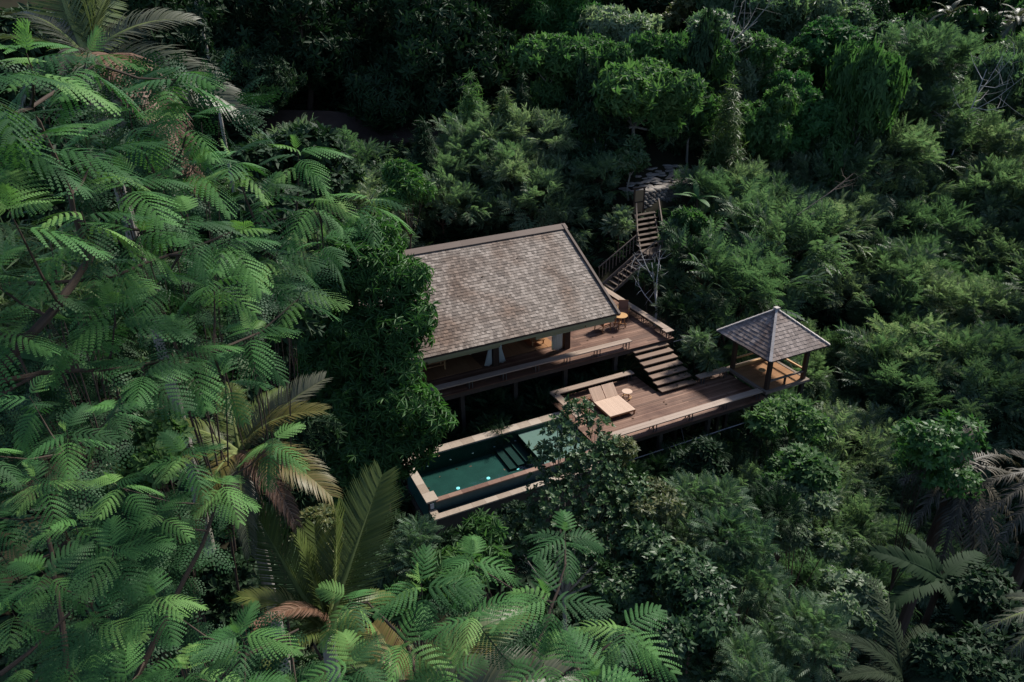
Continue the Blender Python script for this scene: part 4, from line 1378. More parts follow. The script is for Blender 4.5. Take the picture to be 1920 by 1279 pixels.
slope = [o for o in scene.objects if o.name.startswith('leafy_tree')]
more = [(1095, 150, 58, 0.8, 1, 'leafy tree between the open forked tree and the big bright tree'), (1270, 130, 58, 0.9, 1, 'leafy tree right of the big bright tree'), (1300, 190, 56, 0.75, 3, 'leafy tree low on the right flank of the big bright tree'),
        (1385, 130, 62, 0.9, 2, 'pale leafy tree under the leaning bare branches'), (1370, 20, 72, 1.0, 2, 'pale tree at the upper edge right of the terraces'), (1500, 160, 60, 0.8, 7, 'leafy tree left of the dense bright rounded tree'),
        (1640, 190, 60, 0.85, 2, 'pale leafy tree right below the dense bright rounded tree'), (1600, 230, 57, 0.7, 1, 'leafy tree left of the tallest feathery tree, lower down'), (1430, 225, 57, 0.7, 6, 'creeper hung tree right of the pointed light tree'),
        (1090, 215, 55, 0.75, 3, 'shaded leafy tree left of the big bright tree, lower down'), (1560, 190, 60, 0.8, 7, 'leafy tree right under the dense bright rounded tree'), (1850, 175, 66, 0.8, 2, 'pale tree on the crest at the right edge'),
        (1225, 75, 64, 0.7, 2, 'light tree under the bare terraces'), (1060, 60, 66, 0.8, 0, 'leafy tree under the bushy conifer'), (1500, 60, 70, 0.8, 8, 'olive tree between leaning branches and bright rounded tree'),
        (1690, 110, 72, 0.7, 2, 'pale tree behind the tallest feathery tree, on its left')]
for i, (px_, py_, dp_, sc, k, l) in enumerate(more):
    c = at(px_, py_ + (i * 29) % 50 - 25, dp_)
    copy_thing(slope[k % len(slope)], (0, 0, 0), i * 1.9, sc, l)
    o = [q for q in scene.objects if q.get('label') == l][0]
    src = slope[k % len(slope)]
    h = np.mean([v.co.z for v in list(src.children[0].data.vertices)[::50]]) * sc
    o.location = (c[0], c[1], c[2] - h)
    g_ = gz(c[0], c[1]) - 0.3
    if o.location.z > g_:      # stretch down so that the trunk stands on the ground
        o.scale = (sc, sc, sc * (c[2] - g_) / h)
        o.location.z = g_
    o['group'] = 'leafy trees on the slope'

# young bamboo plumes


def plume_tree(label, px, py, dep, R, H, seed, mat='bamboo'):
    rg = np.random.default_rng(seed)
    c = at(px, py, dep)
    n_ = 7
    lobes = [(c[0], c[1], c[2] + H * (k / (n_ - 1) - 0.5), R * (1.05 - 0.9 * k / (n_ - 1)), R * (1.05 - 0.9 * k / (n_ - 1)), H * 0.12) for k in range(n_)]
    base = np.array((c[0], c[1], gz(c[0], c[1]) - 0.2))
    t = thing('bamboo_plume', label, 'bamboo', tuple(base), 'young bamboo plumes and pointed trees')
    loc = [tuple(np.array(l[:3]) - base) + l[3:] for l in lobes]
    link_mesh('crown', crown_mesh('crown', M[mat], loc, 480, T_bam, 0.55, rg, up=0.8, jit=0.7, shell=0.4), t)
    link_mesh('stem', MB().tube([(0, 0, 0), (0.05, 0.03, loc[-1][2] * 0.5), (0, 0, loc[-1][2])], [0.05, 0.035, 0.01], 6).mesh('stem', M['bark_pale']), t)


plume_tree('tallest of the young bamboo plumes in the shade above the villa roof', 885, 210, 54, 1.8, 4.6, 201, 'broad')
plume_tree('narrow yellow green bamboo plume right of the tallest plume', 948, 225, 53, 1.0, 3.6, 202)
plume_tree('thin dark bamboo plume beside the bare forked stem', 980, 205, 55, 0.8, 4.0, 203, 'dark')
plume_tree('small bamboo plume at the edge of the brown earth bank', 795, 270, 50, 1.0, 2.8, 204, 'dark')
plume_tree('pointed light green tree at the left end of the right slope', 1365, 230, 54, 1.6, 5.4, 205, 'bamboo')

# ------------------------------------------------ bright bush left of the villa ridge
tree_at('leafy_bush', 'bright leafy bush behind the left end of the villa ridge', 'bush', 762, 355, 43, 1.75, 2.6, 7, M['mango'], M['bark'], T_mango, 700, 0.4, 210, None, 0.08)

# ------------------------------------------------ feathery shrubs: five kinds, then copies
shr = []
for k in range(6):
    rg = np.random.default_rng(300 + k)
    lob = [(a, b, z + 2.4, *r) for a, b, z, *r in rnd_lobes(6, 2.1 + 0.3 * (k % 3), 2.7, rg, 0.62)]
    t = thing('feathery_shrub', 'feathery shrub', 'shrub', (0, 0, 0))
    link_mesh('crown', crown_mesh('crown', M['feather'], lob, 84, T_plume, 1.0, rg, up=0.4, jit=0.4, shell=0.55), t)
    link_mesh('trunk', limbs(lob, (0, 0, 0), rg, 0.07, 0.35).mesh('trunk', M['bark_red']), t)
    shr.append(t)


def project(p):
    v = np.asarray(p) - CAM
    f = v @ CF
    return 960 + FPX * (v @ CX) / f, 639.5 - FPX * (v @ CU) / f, f


# picture windows (in photo pixels) that must stay open down to a given depth
OPEN = [(800, 400, 1265, 700, 50), (830, 690, 1300, 830, 39), (1030, 590, 1440, 850, 41), (1345, 585, 1560, 745, 42), (760, 820, 1180, 985, 36),
        (1125, 390, 1255, 560, 52), (1195, 320, 1345, 400, 50), (430, 195, 830, 250, 64), (1120, 30, 1300, 48, 80)]


def blocked(c, r):
    px, py, f = project(c)
    rp = r * FPX / max(f, 1)
    for x0, y0, x1, y1, d in OPEN:
        if f < d and px + rp * 0.8 > x0 and px - rp * 0.8 < x1 and py + rp * 0.8 > y0 and py - rp * 0.8 < y1:
            return True
    return False


LAND = [(1455, 630, 'the pavilion'), (1365, 230, 'the pointed light tree'), (1560, 105, 'the dense bright rounded tree'), (1740, 150, 'the tallest feathery tree'), (1820, 165, 'the grey leafless tree'), (1308, 370, 'the banana plant'),
        (1790, 900, 'the withered palm'), (1550, 345, 'the arched bare stem'), (885, 210, 'the tallest bamboo plume'), (762, 355, 'the bright leafy bush'), (1225, 450, 'the hillside stairs'), (920, 450, 'the villa ridge'), (1690, 1200, 'the dark glossy palm'), (1225, 540, 'the bleached bare tree'),
        (1700, 1060, 'the pleated leaves'), (1380, 1050, 'the hanging grey green bush')]


def shrub_label(base, px, py, sc):
    size = 'small' if sc < 0.9 else 'tall' if sc > 1.4 else 'large' if sc > 1.1 else 'mid sized'
    tone = 'pale feathery shrub' if base.startswith('pale') else 'dark feathery shrub'
    x, y, n = min(LAND, key=lambda q: (q[0] - px) ** 2 + (q[1] - py) ** 2)
    dx, dy = px - x, py - y
    far_ = '' if math.hypot(dx, dy) < 130 else ' at some distance' if math.hypot(dx, dy) < 260 else ' far off'
    if abs(dx) > 2 * abs(dy):
        w = 'right of' if dx > 0 else 'left of'
    elif abs(dy) > 2 * abs(dx):
        w = 'below' if dy > 0 else 'above'
    else:
        w = ('lower' if dy > 0 else 'upper') + (' right of' if dx > 0 else ' left of')
    return f'{size} {tone}{far_} {w} {n}'


rs = random.Random(77)
pts = []
first = [True] * 6
tries = 0
while tries < 9000:
    tries += 1
    x, y = rs.uniform(2, 92), rs.uniform(16, 70)
    z = gz(x, y)
    px, py, f = project((x, y, z + 2.4))
    if f < 20 or not (-60 < px < 2060 and -80 < py < 1420):
        continue
    right = px > 1240
    if not right and not (x > 3 and y > 39.5 and 560 < px and py > 235):
        continue
    if x < 30 and 22 < y < 39.4 and x > 6:
        continue
    if 28 < x < 41 and 40.5 < y < 46.5 and px < 1360:
        continue
    if 33 < x < 46 and abs(y - (44.2 + 0.14 * (x - 34))) < 3.2:
        continue
    if blocked((x, y, z + 2.4), 2.2):
        continue
    if right and f > 62 and px < 1650:
        continue
    mind = 2.3 if f < 60 else 2.8
    if any((x - a) ** 2 + (y - b) ** 2 < mind * mind for a, b in pts):
        continue
    pts.append((x, y))
    if len(pts) > 285:
        break
    k = rs.randrange(6)
    if not right:
        l, g = 'dark feathery shrub in the shade between villa and earth bank', 'feathery shrubs behind the villa'
    elif py < 430:
        l, g = 'pale feathery shrub in the light on the upper right slope', 'feathery shrubs on the lit upper slope'
    else:
        l, g = 'dark feathery shrub in the shade of the right slope', 'feathery shrubs on the shaded lower slope'
    sc = rs.uniform(0.75, 1.25)
    if right and f > 40 and rs.random() < 0.16 and not blocked((x, y, z + 4), 4):
        sc = rs.uniform(1.45, 2.0)
    l = shrub_label(l, px, py, sc)
    loc, rz = (x, y, z - 0.25), rs.uniform(0, 6.28)
    if first[k]:
        o = shr[k]
        o.location, o.rotation_euler, o.scale = loc, (0, 0, rz), (sc,) * 3
        o['label'] = l
        first[k] = False
    else:
        o = copy_thing(shr[k], loc, rz, sc, l)
    o['group'] = g

# ------------------------------------------------ far hillside at the top right
far = []
for k in range(5):
    rg = np.random.default_rng(400 + k)
    lob = [(a, b, z + 7, *r) for a, b, z, *r in rnd_lobes(8, 4.2, 6.5, rg, 0.6)]
    t = thing('far_tree', 'dim tree on the far hillside at the top right', 'tree', (0, 0, 0), 'trees on the far hillside')
    link_mesh('crown', crown_mesh('crown', M['dark' if k % 2 else 'broad'], lob, 900, T_broad, 0.85, rg, hang=0.2), t)
    link_mesh('trunk', limbs(lob, (0, 0, 0), rg, 0.25).mesh('trunk', M['bark_pale']), t)
    far.append(t)
fp = []
used = 0
for tries in range(6000):
    x, y = rs.uniform(60, 230), rs.uniform(60, 190)
    z = gz(x, y)
    px, py, f = project((x, y, z + 7))
    if not (1480 < px < 2000 and -150 < py < 260) or f < 84:
        continue
    if any((x - a) ** 2 + (y - b) ** 2 < 36 for a, b in fp):
        continue
    fp.append((x, y))
    sc = rs.uniform(0.7, 1.3)
    if used < 5:
        o = far[used]
        o.location, o.scale = (x, y, z - 0.3), (sc,) * 3
    else:
        copy_thing(far[rs.randrange(5)], (x, y, z - 0.3), rs.uniform(0, 6.28), (sc, sc, sc * rs.uniform(0.9, 1.4)))
    used += 1
    if used > 130:
        break
for i, (px_, py_, d_, sc) in enumerate(((-20, 60, 30, 0.6), (60, -20, 36, 0.75), (180, 20, 50, 0.8), (280, 90, 52, 0.7), (30, 150, 38, 0.6), (250, -60, 56, 1.0))):
    src, R0 = protos[i % 4]
    c = at(px_, py_, d_)
    copy_thing(src, (c[0], c[1], gz(c[0], c[1]) - 0.3), i * 1.3, sc, ('dark tree behind the corner palm at the top left', 'tree at the upper edge behind the corner palm', 'dark tree between corner palm and slim pale trunk', 'dark tree left of the slim pale trunk', 'tree at the left edge behind the near silk tree', 'treetop above the grey arching palm frond')[i])
# behind the top edge, so that no sky shows between the crowns
for i in range(26):
    px_ = -150 + i * 70
    src, R0 = protos[i % 4]
    d_ = 78 + (i * 37) % 14
    c = at(px_, -40 + (i * 53) % 60, d_)
    copy_thing(src, (c[0], c[1], gz(c[0], c[1]) - 0.3), i * 2.1, 1.15, 'dark treetop in the row along the upper edge of the picture')['group'] = 'treetops along the upper edge'

# forested ridge to the right of the frame that shades the gorge
for i in range(22):
    f = i / 21
    x, y = 58 + 31 * f + (i % 2) * 5 - 2, 2 + 32 * f
    src, R0 = protos[i % 4]
    copy_thing(src, (x, y, gz(x, y) - 0.3), i * 1.1, (0.62, 0.62, 0.8), 'tall dark tree on the ridge beyond the right edge')['group'] = 'trees on the right ridge'

# brown earth bank, upper left
bank = MB()
lo = [at(395, 252, 57), at(620, 250, 57), at(850, 275, 57)]
hi = [at(395, 203, 59), at(620, 208, 59), at(850, 240, 59)]
for k in range(2):
    q0, q1, q2, q3 = lo[k], lo[k + 1], hi[k + 1], hi[k]
    bank.hexa([p + np.array((0, 0.3, -2.5)) for p in (q0, q1, q2, q3)], [q0, q1, q2, q3])
bank.build('earth_bank', M['bare_soil'], None, None, 'structure')

# ferns closing the gap below and between the decks
fern = thing('fern_clump', 'fern clump', 'fern', (0, 0, 0), 'fern clumps below the decks')
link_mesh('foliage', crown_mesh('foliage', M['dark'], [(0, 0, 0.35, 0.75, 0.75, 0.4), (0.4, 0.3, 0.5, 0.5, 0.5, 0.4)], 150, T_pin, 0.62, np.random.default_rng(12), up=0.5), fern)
link_mesh('stem', MB().tube([(0, 0, -0.3), (0.02, 0, 0.1), (0.1, 0.05, 0.5)], [0.05, 0.04, 0.02], 6).mesh('stem', M['bark']), fern)
fr_ = random.Random(4)
spots = [(8.6, 28.4, -1.3), (10.2, 28.6, -1.2), (11.9, 28.3, -1.3), (13.6, 28.7, -1.1), (15.2, 28.9, -1.2), (16.8, 29.4, -1.0), (18.3, 29.8, -0.9), (19.8, 29.5, -0.9), (9.5, 30.0, -0.8), (12.6, 30.0, -0.7), (15.6, 30.4, -0.7),
         (20.9, 29.9, -0.5), (16.5, 23.2, -2.1), (18.2, 23.0, -2.0), (20.0, 23.1, -2.2), (21.9, 22.9, -1.9), (23.6, 23.0, -2.1), (25.2, 22.8, -2.0), (22.2, 28.2, -0.9), (22.8, 27.2, -1.1), (24.6, 28.0, -0.7), (25.3, 29.4, -0.5), (26.2, 27.9, -1.0)]
for i, (x, y, z) in enumerate(spots):
    l = 'dark fern clump under the front of the upper deck' if i < 12 else ('fern clump hanging below the front of the lower deck' if i < 18 else 'fern clump beside the broad stairs')
    if i == 0:
        fern.location = (x, y, z)
        fern['label'] = l
    else:
        copy_thing(fern, (x, y, z), fr_.uniform(0, 6), fr_.uniform(0.8, 1.3), l)

# ------------------------------------------------ mango tree before the left end of the villa
rg = np.random.default_rng(500)
mang = [(690, 500, 29, 1.35), (735, 545, 29, 1.4), (640, 560, 30, 1.3), (752, 620, 28.6, 1.25), (680, 640, 29, 1.4), (735, 700, 28.6, 1.25), (620, 680, 30, 1.4), (765, 770, 28.2, 1.3),
        (690, 770, 28.6, 1.5), (745, 848, 28, 1.0), (700, 860, 28.2, 1.3), (630, 800, 29.5, 1.5), (708, 905, 27.8, 0.9), (660, 900, 28.5, 1.2), (720, 480, 30, 0.9), (585, 620, 31, 1.4), (770, 525, 28.6, 0.85), (782, 595, 28.4, 0.75), (812, 790, 28, 0.8), (792, 832, 27.9, 0.6), (700, 450, 29.5, 1.0), (650, 480, 30, 1.1)]
lob = []
for a, b, d_, r in mang:
    c = at(a, b, d_)
    lob.append((c[0], c[1], c[2], r, r, r * 0.95))
bx, by = 5.4, 24.8
make_tree('mango_tree', 'dense dark mango tree covering the left end of the villa roof', 'tree', (bx, by, gz(bx, by) - 0.3), lob, M['mango'], M['bark'], T_mango, 4000, 0.33, rg, None, 0.25, hang=0.15, top_bias=0.2)

# ------------------------------------------------ glossy shrub tree before the pool
rg = np.random.default_rng(510)
lob = []
for a, b, d_, r in [(1085, 775, 24.5, 0.62), (1060, 845, 24.2, 0.9), (1125, 800, 24.3, 0.45), (1018, 855, 24.4, 0.5), (1105, 880, 24, 0.95), (1135, 840, 24, 0.5), (1040, 930, 23.8, 1.0), (1130, 960, 23.6, 1.1),
                    (1000, 990, 23.6, 0.9), (1080, 1030, 23.2, 1.2), (1180, 1030, 23.0, 1.1), (1150, 900, 24, 0.7), (1185, 950, 23.6, 1.0), (960, 1010, 23.8, 0.8), (1045, 800, 24.3, 0.5)]:
    c = at(a, b, d_)
    lob.append((c[0], c[1], c[2], r, r, r))
make_tree('shrub_tree', 'glossy small leaved tree standing before the pool and the loungers', 'tree', (lob[6][0], lob[6][1], gz(lob[6][0], lob[6][1]) - 0.3), lob, M['frangi'], M['bark_pale'], T_obov, 1500, 0.175, rg, None, 0.10, shell=0.35, up=0.7, jit=0.3)

# flowering pale shrubs, fine dark shrubs of the lower centre and right
low = [
    ('pale_shrub', 'pale yellow flowering shrub at the right edge of the glossy tree', 1168, 850, 24.6, 0.75, 1.2, 'pale', T_small, 260, 0.15),
    ('pale_shrub', 'pale shrub with golden sprays below the corner of the lower deck', 1235, 950, 23.5, 1.15, 1.2, 'pale', T_small, 420, 0.15),
    ('fine_shrub', 'grey green feathery bush below the golden sprays', 1330, 960, 24, 1.7, 1.9, 'feather', T_pin, 900, 0.4),
    ('fine_shrub', 'grey green feathery bush hanging over the dark gorge, lower centre', 1390, 1050, 22.5, 1.8, 2.0, 'feather', T_pin, 950, 0.4),
    ('fine_shrub', 'dark speckled small leaved bush in the lower centre', 1220, 1080, 21.5, 1.9, 2.2, 'frangi', T_small, 1000, 0.22),
    ('fine_shrub', 'dark speckled bush right of the big foreground silk tree', 1300, 1180, 19.5, 1.7, 2.0, 'frangi', T_small, 1000, 0.2),
    ('fine_shrub', 'dark bush on the bottom edge right of the foreground silk tree', 1380, 1260, 18.5, 1.6, 1.8, 'feather', T_pin, 700, 0.36),
    ('fine_shrub', 'grey feathery bush at the bottom edge left of the glossy palm', 1500, 1200, 20, 1.6, 2.0, 'feather', T_pin, 800, 0.38),
    ('fine_shrub', 'pale sprigged bush right below the pavilion', 1475, 790, 32, 2.0, 2.2, 'broad', T_small, 900, 0.3),
    ('fine_shrub', 'leafy bush under the pavilion, lower one', 1490, 890, 29, 2.0, 2.4, 'broad', T_small, 1000, 0.3),
    ('fine_shrub', 'sparse bush with reddish twigs beside the gorge', 1520, 960, 27, 1.8, 2.2, 'feather', T_small, 700, 0.28),
    ('fine_shrub', 'dark leafy bush against the front pool wall near its left corner', 868, 1015, 25.8, 1.0, 1.1, 'dark', T_mango, 330, 0.3),
    ('fine_shrub', 'dark leafy bush against the front pool wall beside the glossy tree', 960, 965, 25.6, 0.8, 0.9, 'dark', T_small, 380, 0.24),
    ('fine_shrub', 'fern like shrub hanging over the right edge of the hillside stairs', 1266, 440, 47.5, 0.95, 1.1, 'feather', T_pin, 320, 0.42),
    ('fine_shrub', 'low bush hiding the lower end of the hillside stairs', 1215, 520, 44, 0.9, 1.0, 'dark', T_pin, 260, 0.4),
    ('fine_shrub', 'dark bush between the dark pool corner and the mango tree', 735, 990, 26.5, 0.8, 1.0, 'dark', T_small, 380, 0.26),
    ('fine_shrub', 'dark bush between pool wall and glossy tree', 930, 1010, 25, 1.5, 1.6, 'dark', T_small, 800, 0.24),
    ('fine_shrub', 'dark bush under the safety pipe of the lower deck', 1310, 850, 30.5, 1.4, 1.3, 'dark', T_broad, 500, 0.3),
    ('fine_shrub', 'dark bush lower right of the golden sprays in the shade', 1420, 960, 26, 1.7, 2, 'dark', T_pin, 700, 0.4),
    ('fine_shrub', 'broad leafy bush in the middle below the pool', 830, 1090, 20.5, 1.7, 1.7, 'broad', T_mango, 620, 0.34),
    ('fine_shrub', 'leafy bush right of the upright coconut fronds', 900, 1040, 22, 1.1, 1.2, 'broad', T_mango, 330, 0.32),
    ('fine_shrub', 'fine bush before the pool corner beside the coconut fronds', 770, 1040, 21, 0.9, 1.0, 'feather', T_pin, 400, 0.34),
    ('fine_shrub', 'dark bush low at the far right between the withered palms', 1860, 1200, 21, 2.0, 2.2, 'dark', T_small, 800, 0.28),
    ('fine_shrub', 'bush with light tips left of the pleated leaves', 1590, 1130, 22.5, 1.4, 1.8, 'feather', T_small, 600, 0.24),
    ('fine_shrub', 'dark bush at the bottom right corner', 1800, 1270, 19, 1.7, 1.8, 'dark', T_small, 700, 0.26),
    ('fine_shrub', 'light shrub bordering the banana plant above the hillside stairs', 1290, 415, 48.5, 1.7, 1.9, 'broad', T_small, 800, 0.36),
    ('fine_shrub', 'shrub leaning over the left side of the hillside stairs', 1162, 415, 49, 0.9, 1.1, 'feather', T_pin, 350, 0.45),
    ('fine_shrub', 'shady shrub right of the hillside landing', 1290, 480, 46, 1.6, 1.7, 'dark', T_pin, 500, 0.45),
    ('fine_shrub', 'shrub between the broad stairs and the pavilion', 1318, 650, 39.8, 1.0, 1.4, 'feather', T_pin, 420, 0.45),
    ('fine_shrub', 'shrub beside the far right edge of the upper deck', 1265, 590, 43, 1.4, 1.6, 'dark', T_pin, 450, 0.45),
    ('fine_shrub', 'dark fern clump in the gap between the two decks', 1150, 660, 41.5, 0.9, 0.9, 'dark', T_pin, 260, 0.4),
    ('fine_shrub', 'dark ferns behind the back coping of the pool', 930, 805, 36.5, 1.1, 0.9, 'dark', T_pin, 350, 0.4),
    ('leafy_bush', 'pale green flowering bush behind the upright coconut fronds', 600, 990, 21, 0.9, 1.0, 'pale', T_small, 350, 0.2),
    ('leafy_bush', 'glossy leaved bush between the two silk trees on the left', 290, 860, 14, 1.0, 1.2, 'broad', T_obov, 420, 0.2),
    ('leafy_bush', 'glossy bush in the gap left of the coconut fronds', 395, 1110, 18, 1.3, 1.5, 'dark', T_obov, 600, 0.24),
    ('leafy_bush', 'slender leaved bush behind the left limb of the near silk tree', 90, 520, 12, 1.3, 1.4, 'bamboo', T_bam, 420, 0.28),
    ('leafy_bush', 'bush of fine leaves deep in the shade behind the silk tree limbs', 330, 560, 17, 1.9, 2.2, 'broad', T_bam, 700, 0.4),
    ('leafy_bush', 'dark bush behind the crown of the near silk tree', 470, 420, 22, 2.4, 2.6, 'dark', T_broad, 700, 0.4),
    ('leafy_bush', 'dark bush at the very top left corner behind the palm', 20, 95, 22, 2.4, 2.6, 'dark', T_broad, 800, 0.4),
    ('leafy_bush', 'dark bush filling the left edge behind the silk tree', 60, 330, 14, 2.0, 2.4, 'dark', T_broad, 600, 0.35),
    ('leafy_bush', 'dark bush behind the silk tree and above the mango tree', 560, 300, 27, 2.4, 2.4, 'dark', T_small, 800, 0.4),
    ('leafy_bush', 'dark shrub mass left of the mango tree', 520, 600, 25, 2.2, 2.8, 'dark', T_broad, 800, 0.4),
    ('leafy_bush', 'dark shrub below the orange tipped palm frond', 560, 860, 23, 1.6, 1.8, 'dark', T_mango, 500, 0.34),
]
for i, (nm, l, px_, py_, d_, R_, H_, mt, tm, n_, sz) in enumerate(low):
    tree_at(nm, l, 'shrub' if 'shrub' in nm else 'bush', px_, py_, d_, R_, H_, 5, M[mt], M['bark_red'] if mt == 'feather' else M['bark'], tm, n_, sz, 600 + i, None, 0.06, hang=0.15 if tm is T_mango else 0)

# ------------------------------------------------ bare trees


def bare_tree(label, base, tip, seed, mat, r0, n_=8, spread=0.5):
    rg = np.random.default_rng(seed)
    base, tip = np.array(base), np.array(tip)
    t = thing('bare_tree', label, 'tree', tuple(base))
    L = np.linalg.norm(tip - base)
    mid = (base + tip) / 2 + rg.normal(0, 0.06, 3) * L
    MB().tube([base, mid, tip], [r0, r0 * 0.7, r0 * 0.3], 7).build('trunk', mat, t)
    for k in range(n_):
        f = 0.5 + 0.45 * k / n_
        p = base + (tip - base) * f + (mid - (base + tip) / 2) * (1 - abs(2 * f - 1))
        d = rg.normal(0, 1, 3)
        d = d / np.linalg.norm(d) * spread * L * (1.1 - 0.4 * f) + (tip - base) * 0.1
        q = p + d * 0.5 + (0, 0, 0.05 * L)
        e = p + d + np.array((0, 0, 0.16 * L))
        mb = MB().tube([p, q, e], [r0 * 0.42, r0 * 0.28, r0 * 0.08], 6)
        for j in range(4):
            a = q + (e - q) * j / 4
            b = a + rg.normal(0, 0.09, 3) * L + (0, 0, 0.05 * L)
            mb.tube([a, (a + b) / 2 + rg.normal(0, .015, 3) * L, b], [r0 * 0.16, r0 * 0.12, r0 * 0.04], 5)
        mb.build('limb', mat, t)


c = at(1226, 592, 43.2)
bare_tree('bleached bare little tree beside the far edge of the upper deck', (c[0], c[1], gz(c[0], c[1]) - 0.2), at(1222, 492, 43.6), 701, M['bark_white'], 0.09, 6, 0.3)
c = at(1795, 205, 60)
bare_tree('grey leafless tree on the lit crest at the right', (c[0], c[1], gz(c[0], c[1])), at(1850, 130, 60), 702, M['bark_white'], 0.08, 9, 0.4)
bare_tree('leaning bare branches of a dead tree above the big leafy tree', at(1235, 140, 56) - (0, 0, 1.5), at(1420, 40, 57), 703, M['bark_pale'], 0.1, 9, 0.3)
bare_tree('long arched bare stem among the shaded shrubs of the right slope', at(1500, 370, 47) - (0, 0, 1.2), at(1600, 325, 48), 704, M['rail'], 0.035, 5, 0.35)

# ------------------------------------------------ palms: every frond an object
FR = {}
for key, args, kw in (('up', (58, 1, 0.30), dict(arch=0.12, vee=0.25, hang=0.10)), ('arch', (62, 1, 0.28), dict(arch=0.6, vee=0.35, hang=0.5)),
                      ('droop', (58, 1, 0.26), dict(arch=1.15, vee=0.2, hang=0.8)), ('ragged', (30, 1, 0.24), dict(arch=0.75, vee=0.1, hang=0.9, ragged=0.7)),
                      ('wide', (17, 1, 0.25), dict(arch=0.45, vee=0.15, hang=0.25)), ('stiff', (56, 1, 0.24), dict(arch=0.4, vee=0.6, hang=0.25))):
    (bl, rib) = frond_palm(*args, np.random.default_rng(len(key)), w={'ragged': 0.016, 'wide': 0.058}.get(key, 0.0125), **kw)
    FR[key] = (bl, rib, kw['arch'])
_fm = {}


def frond_mesh(key, mat):
    if (key, mat) not in _fm:
        (V, F), (Vr, Fr_), _ = FR[key]
        me = np_mesh('frond', *merge([(V, F), (Vr, Fr_)]), M[mat])
        me.materials.append(M['rib'] if mat in ('palm', 'palm_yellow', 'palm_grey') else M[mat])
        idx = np.zeros(len(F) + len(Fr_), np.int32)
        idx[len(F):] = 1
        me.polygons.foreach_set('material_index', idx)
        _fm[(key, mat)] = me
    return _fm[(key, mat)]


def palm(name, label, c, fronds, trunk_r=0.17, bark='bark_pale', group=None):
    """fronds: (tip px, tip py, depth, template, material, up hint)"""
    c = np.array(c, float)
    b = np.array((c[0] - 0.4, c[1] + 0.3, gz(c[0], c[1]) - 0.3))
    t = thing(name, label, 'palm tree', tuple(b), group)
    tr = MB().tube([b, b + (c - b) * 0.5 + (0.15, 0, 0), c - (0, 0, 0.25), c], [trunk_r * 1.3, trunk_r, trunk_r * 0.95, trunk_r * 0.5], 10)
    tr.build('trunk', M[bark], t)
    for (px, py, dep, key, mat, up) in fronds:
        tip = at(px, py, dep) if py is not None else c + np.array(px)
        v = tip - c
        a = FR[key][2]
        lt = np.array((1 - 0.18 * a, 0, a * (0.12 - 0.72)))
        L = np.linalg.norm(v) / np.linalg.norm(lt)
        v = v / np.linalg.norm(v)
        u = np.array({'z': (0, 0, 1), 'cam': -CF, 'right': CX, 'left': -CX, 'camz': -CF + np.array((0, 0, 1.2)), 'back': CF + np.array((0, 0, .3))}[up], float)
        u = u - v * (u @ v)
        u /= np.linalg.norm(u)
        de = math.atan2(-lt[2], lt[0])
        X = v * math.cos(de) + u * math.sin(de)
        Z = -v * math.sin(de) + u * math.cos(de)
        Y = np.cross(Z, X)
        o = link_mesh('frond', frond_mesh(key, mat), t)
        m4 = Matrix(((X[0], Y[0], Z[0], 0), (X[1], Y[1], Z[1], 0), (X[2], Y[2], Z[2], 0), (0, 0, 0, 1)))
        o.matrix_local = Matrix.Translation(Vector(c - b)) @ m4 @ Matrix.Scale(L, 4)
    return t


palm('coconut_palm', 'young coconut palm with upright fronds left of the pool', at(612, 1185, 16), [
    (476, 952, 16.2, 'up', 'palm', 'cam'), (556, 1010, 15.6, 'up', 'palm', 'right'), (628, 955, 15.8, 'up', 'palm', 'right'), (716, 892, 16.6, 'up', 'palm', 'cam'),
    (690, 960, 17.2, 'up', 'palm', 'left'), (590, 985, 17, 'up', 'palm', 'cam'), (500, 1250, 14.4, 'arch', 'palm', 'z'), (700, 1255, 14.2, 'arch', 'palm', 'z'),
    (450, 1120, 15.5, 'arch', 'palm', 'z'), (478, 1175, 14.2, 'droop', 'palm_brown', 'z'), (740, 1120, 17.5, 'arch', 'palm', 'z')])
palm('coconut_palm', 'coconut palm with yellow and orange tipped fronds left of the mango tree', at(450, 850, 17.2), [
    (608, 712, 17.6, 'stiff', 'palm_grey', 'camz'), (606, 772, 16.6, 'arch', 'palm_yellow', 'z'), (622, 932, 16.2, 'arch', 'palm_yellow', 'z'), (556, 985, 16.0, 'droop', 'palm_brown', 'z'),
    (300, 800, 17, 'arch', 'palm', 'z'), (370, 1010, 15.6, 'droop', 'palm_yellow', 'z'), (430, 720, 18.2, 'arch', 'palm', 'z'), (260, 900, 16.4, 'arch', 'palm', 'z'),
    (530, 950, 17.6, 'droop', 'palm_brown', 'z'), (470, 1040, 15.8, 'droop', 'palm_grey', 'z'), (540, 730, 18.6, 'arch', 'palm', 'z')])
palm('coconut_palm', 'coconut palm with shining frond along the bottom edge', at(770, 1320, 11), [
    (1075, 1268, 11.2, 'arch', 'palm_grey', 'camz'), (985, 1150, 12.0, 'arch', 'palm', 'z'), (930, 1215, 12.4, 'stiff', 'palm_yellow', 'camz'), (640, 1230, 11.6, 'arch', 'palm', 'z'), (700, 1170, 12.2, 'arch', 'palm_yellow', 'z')])
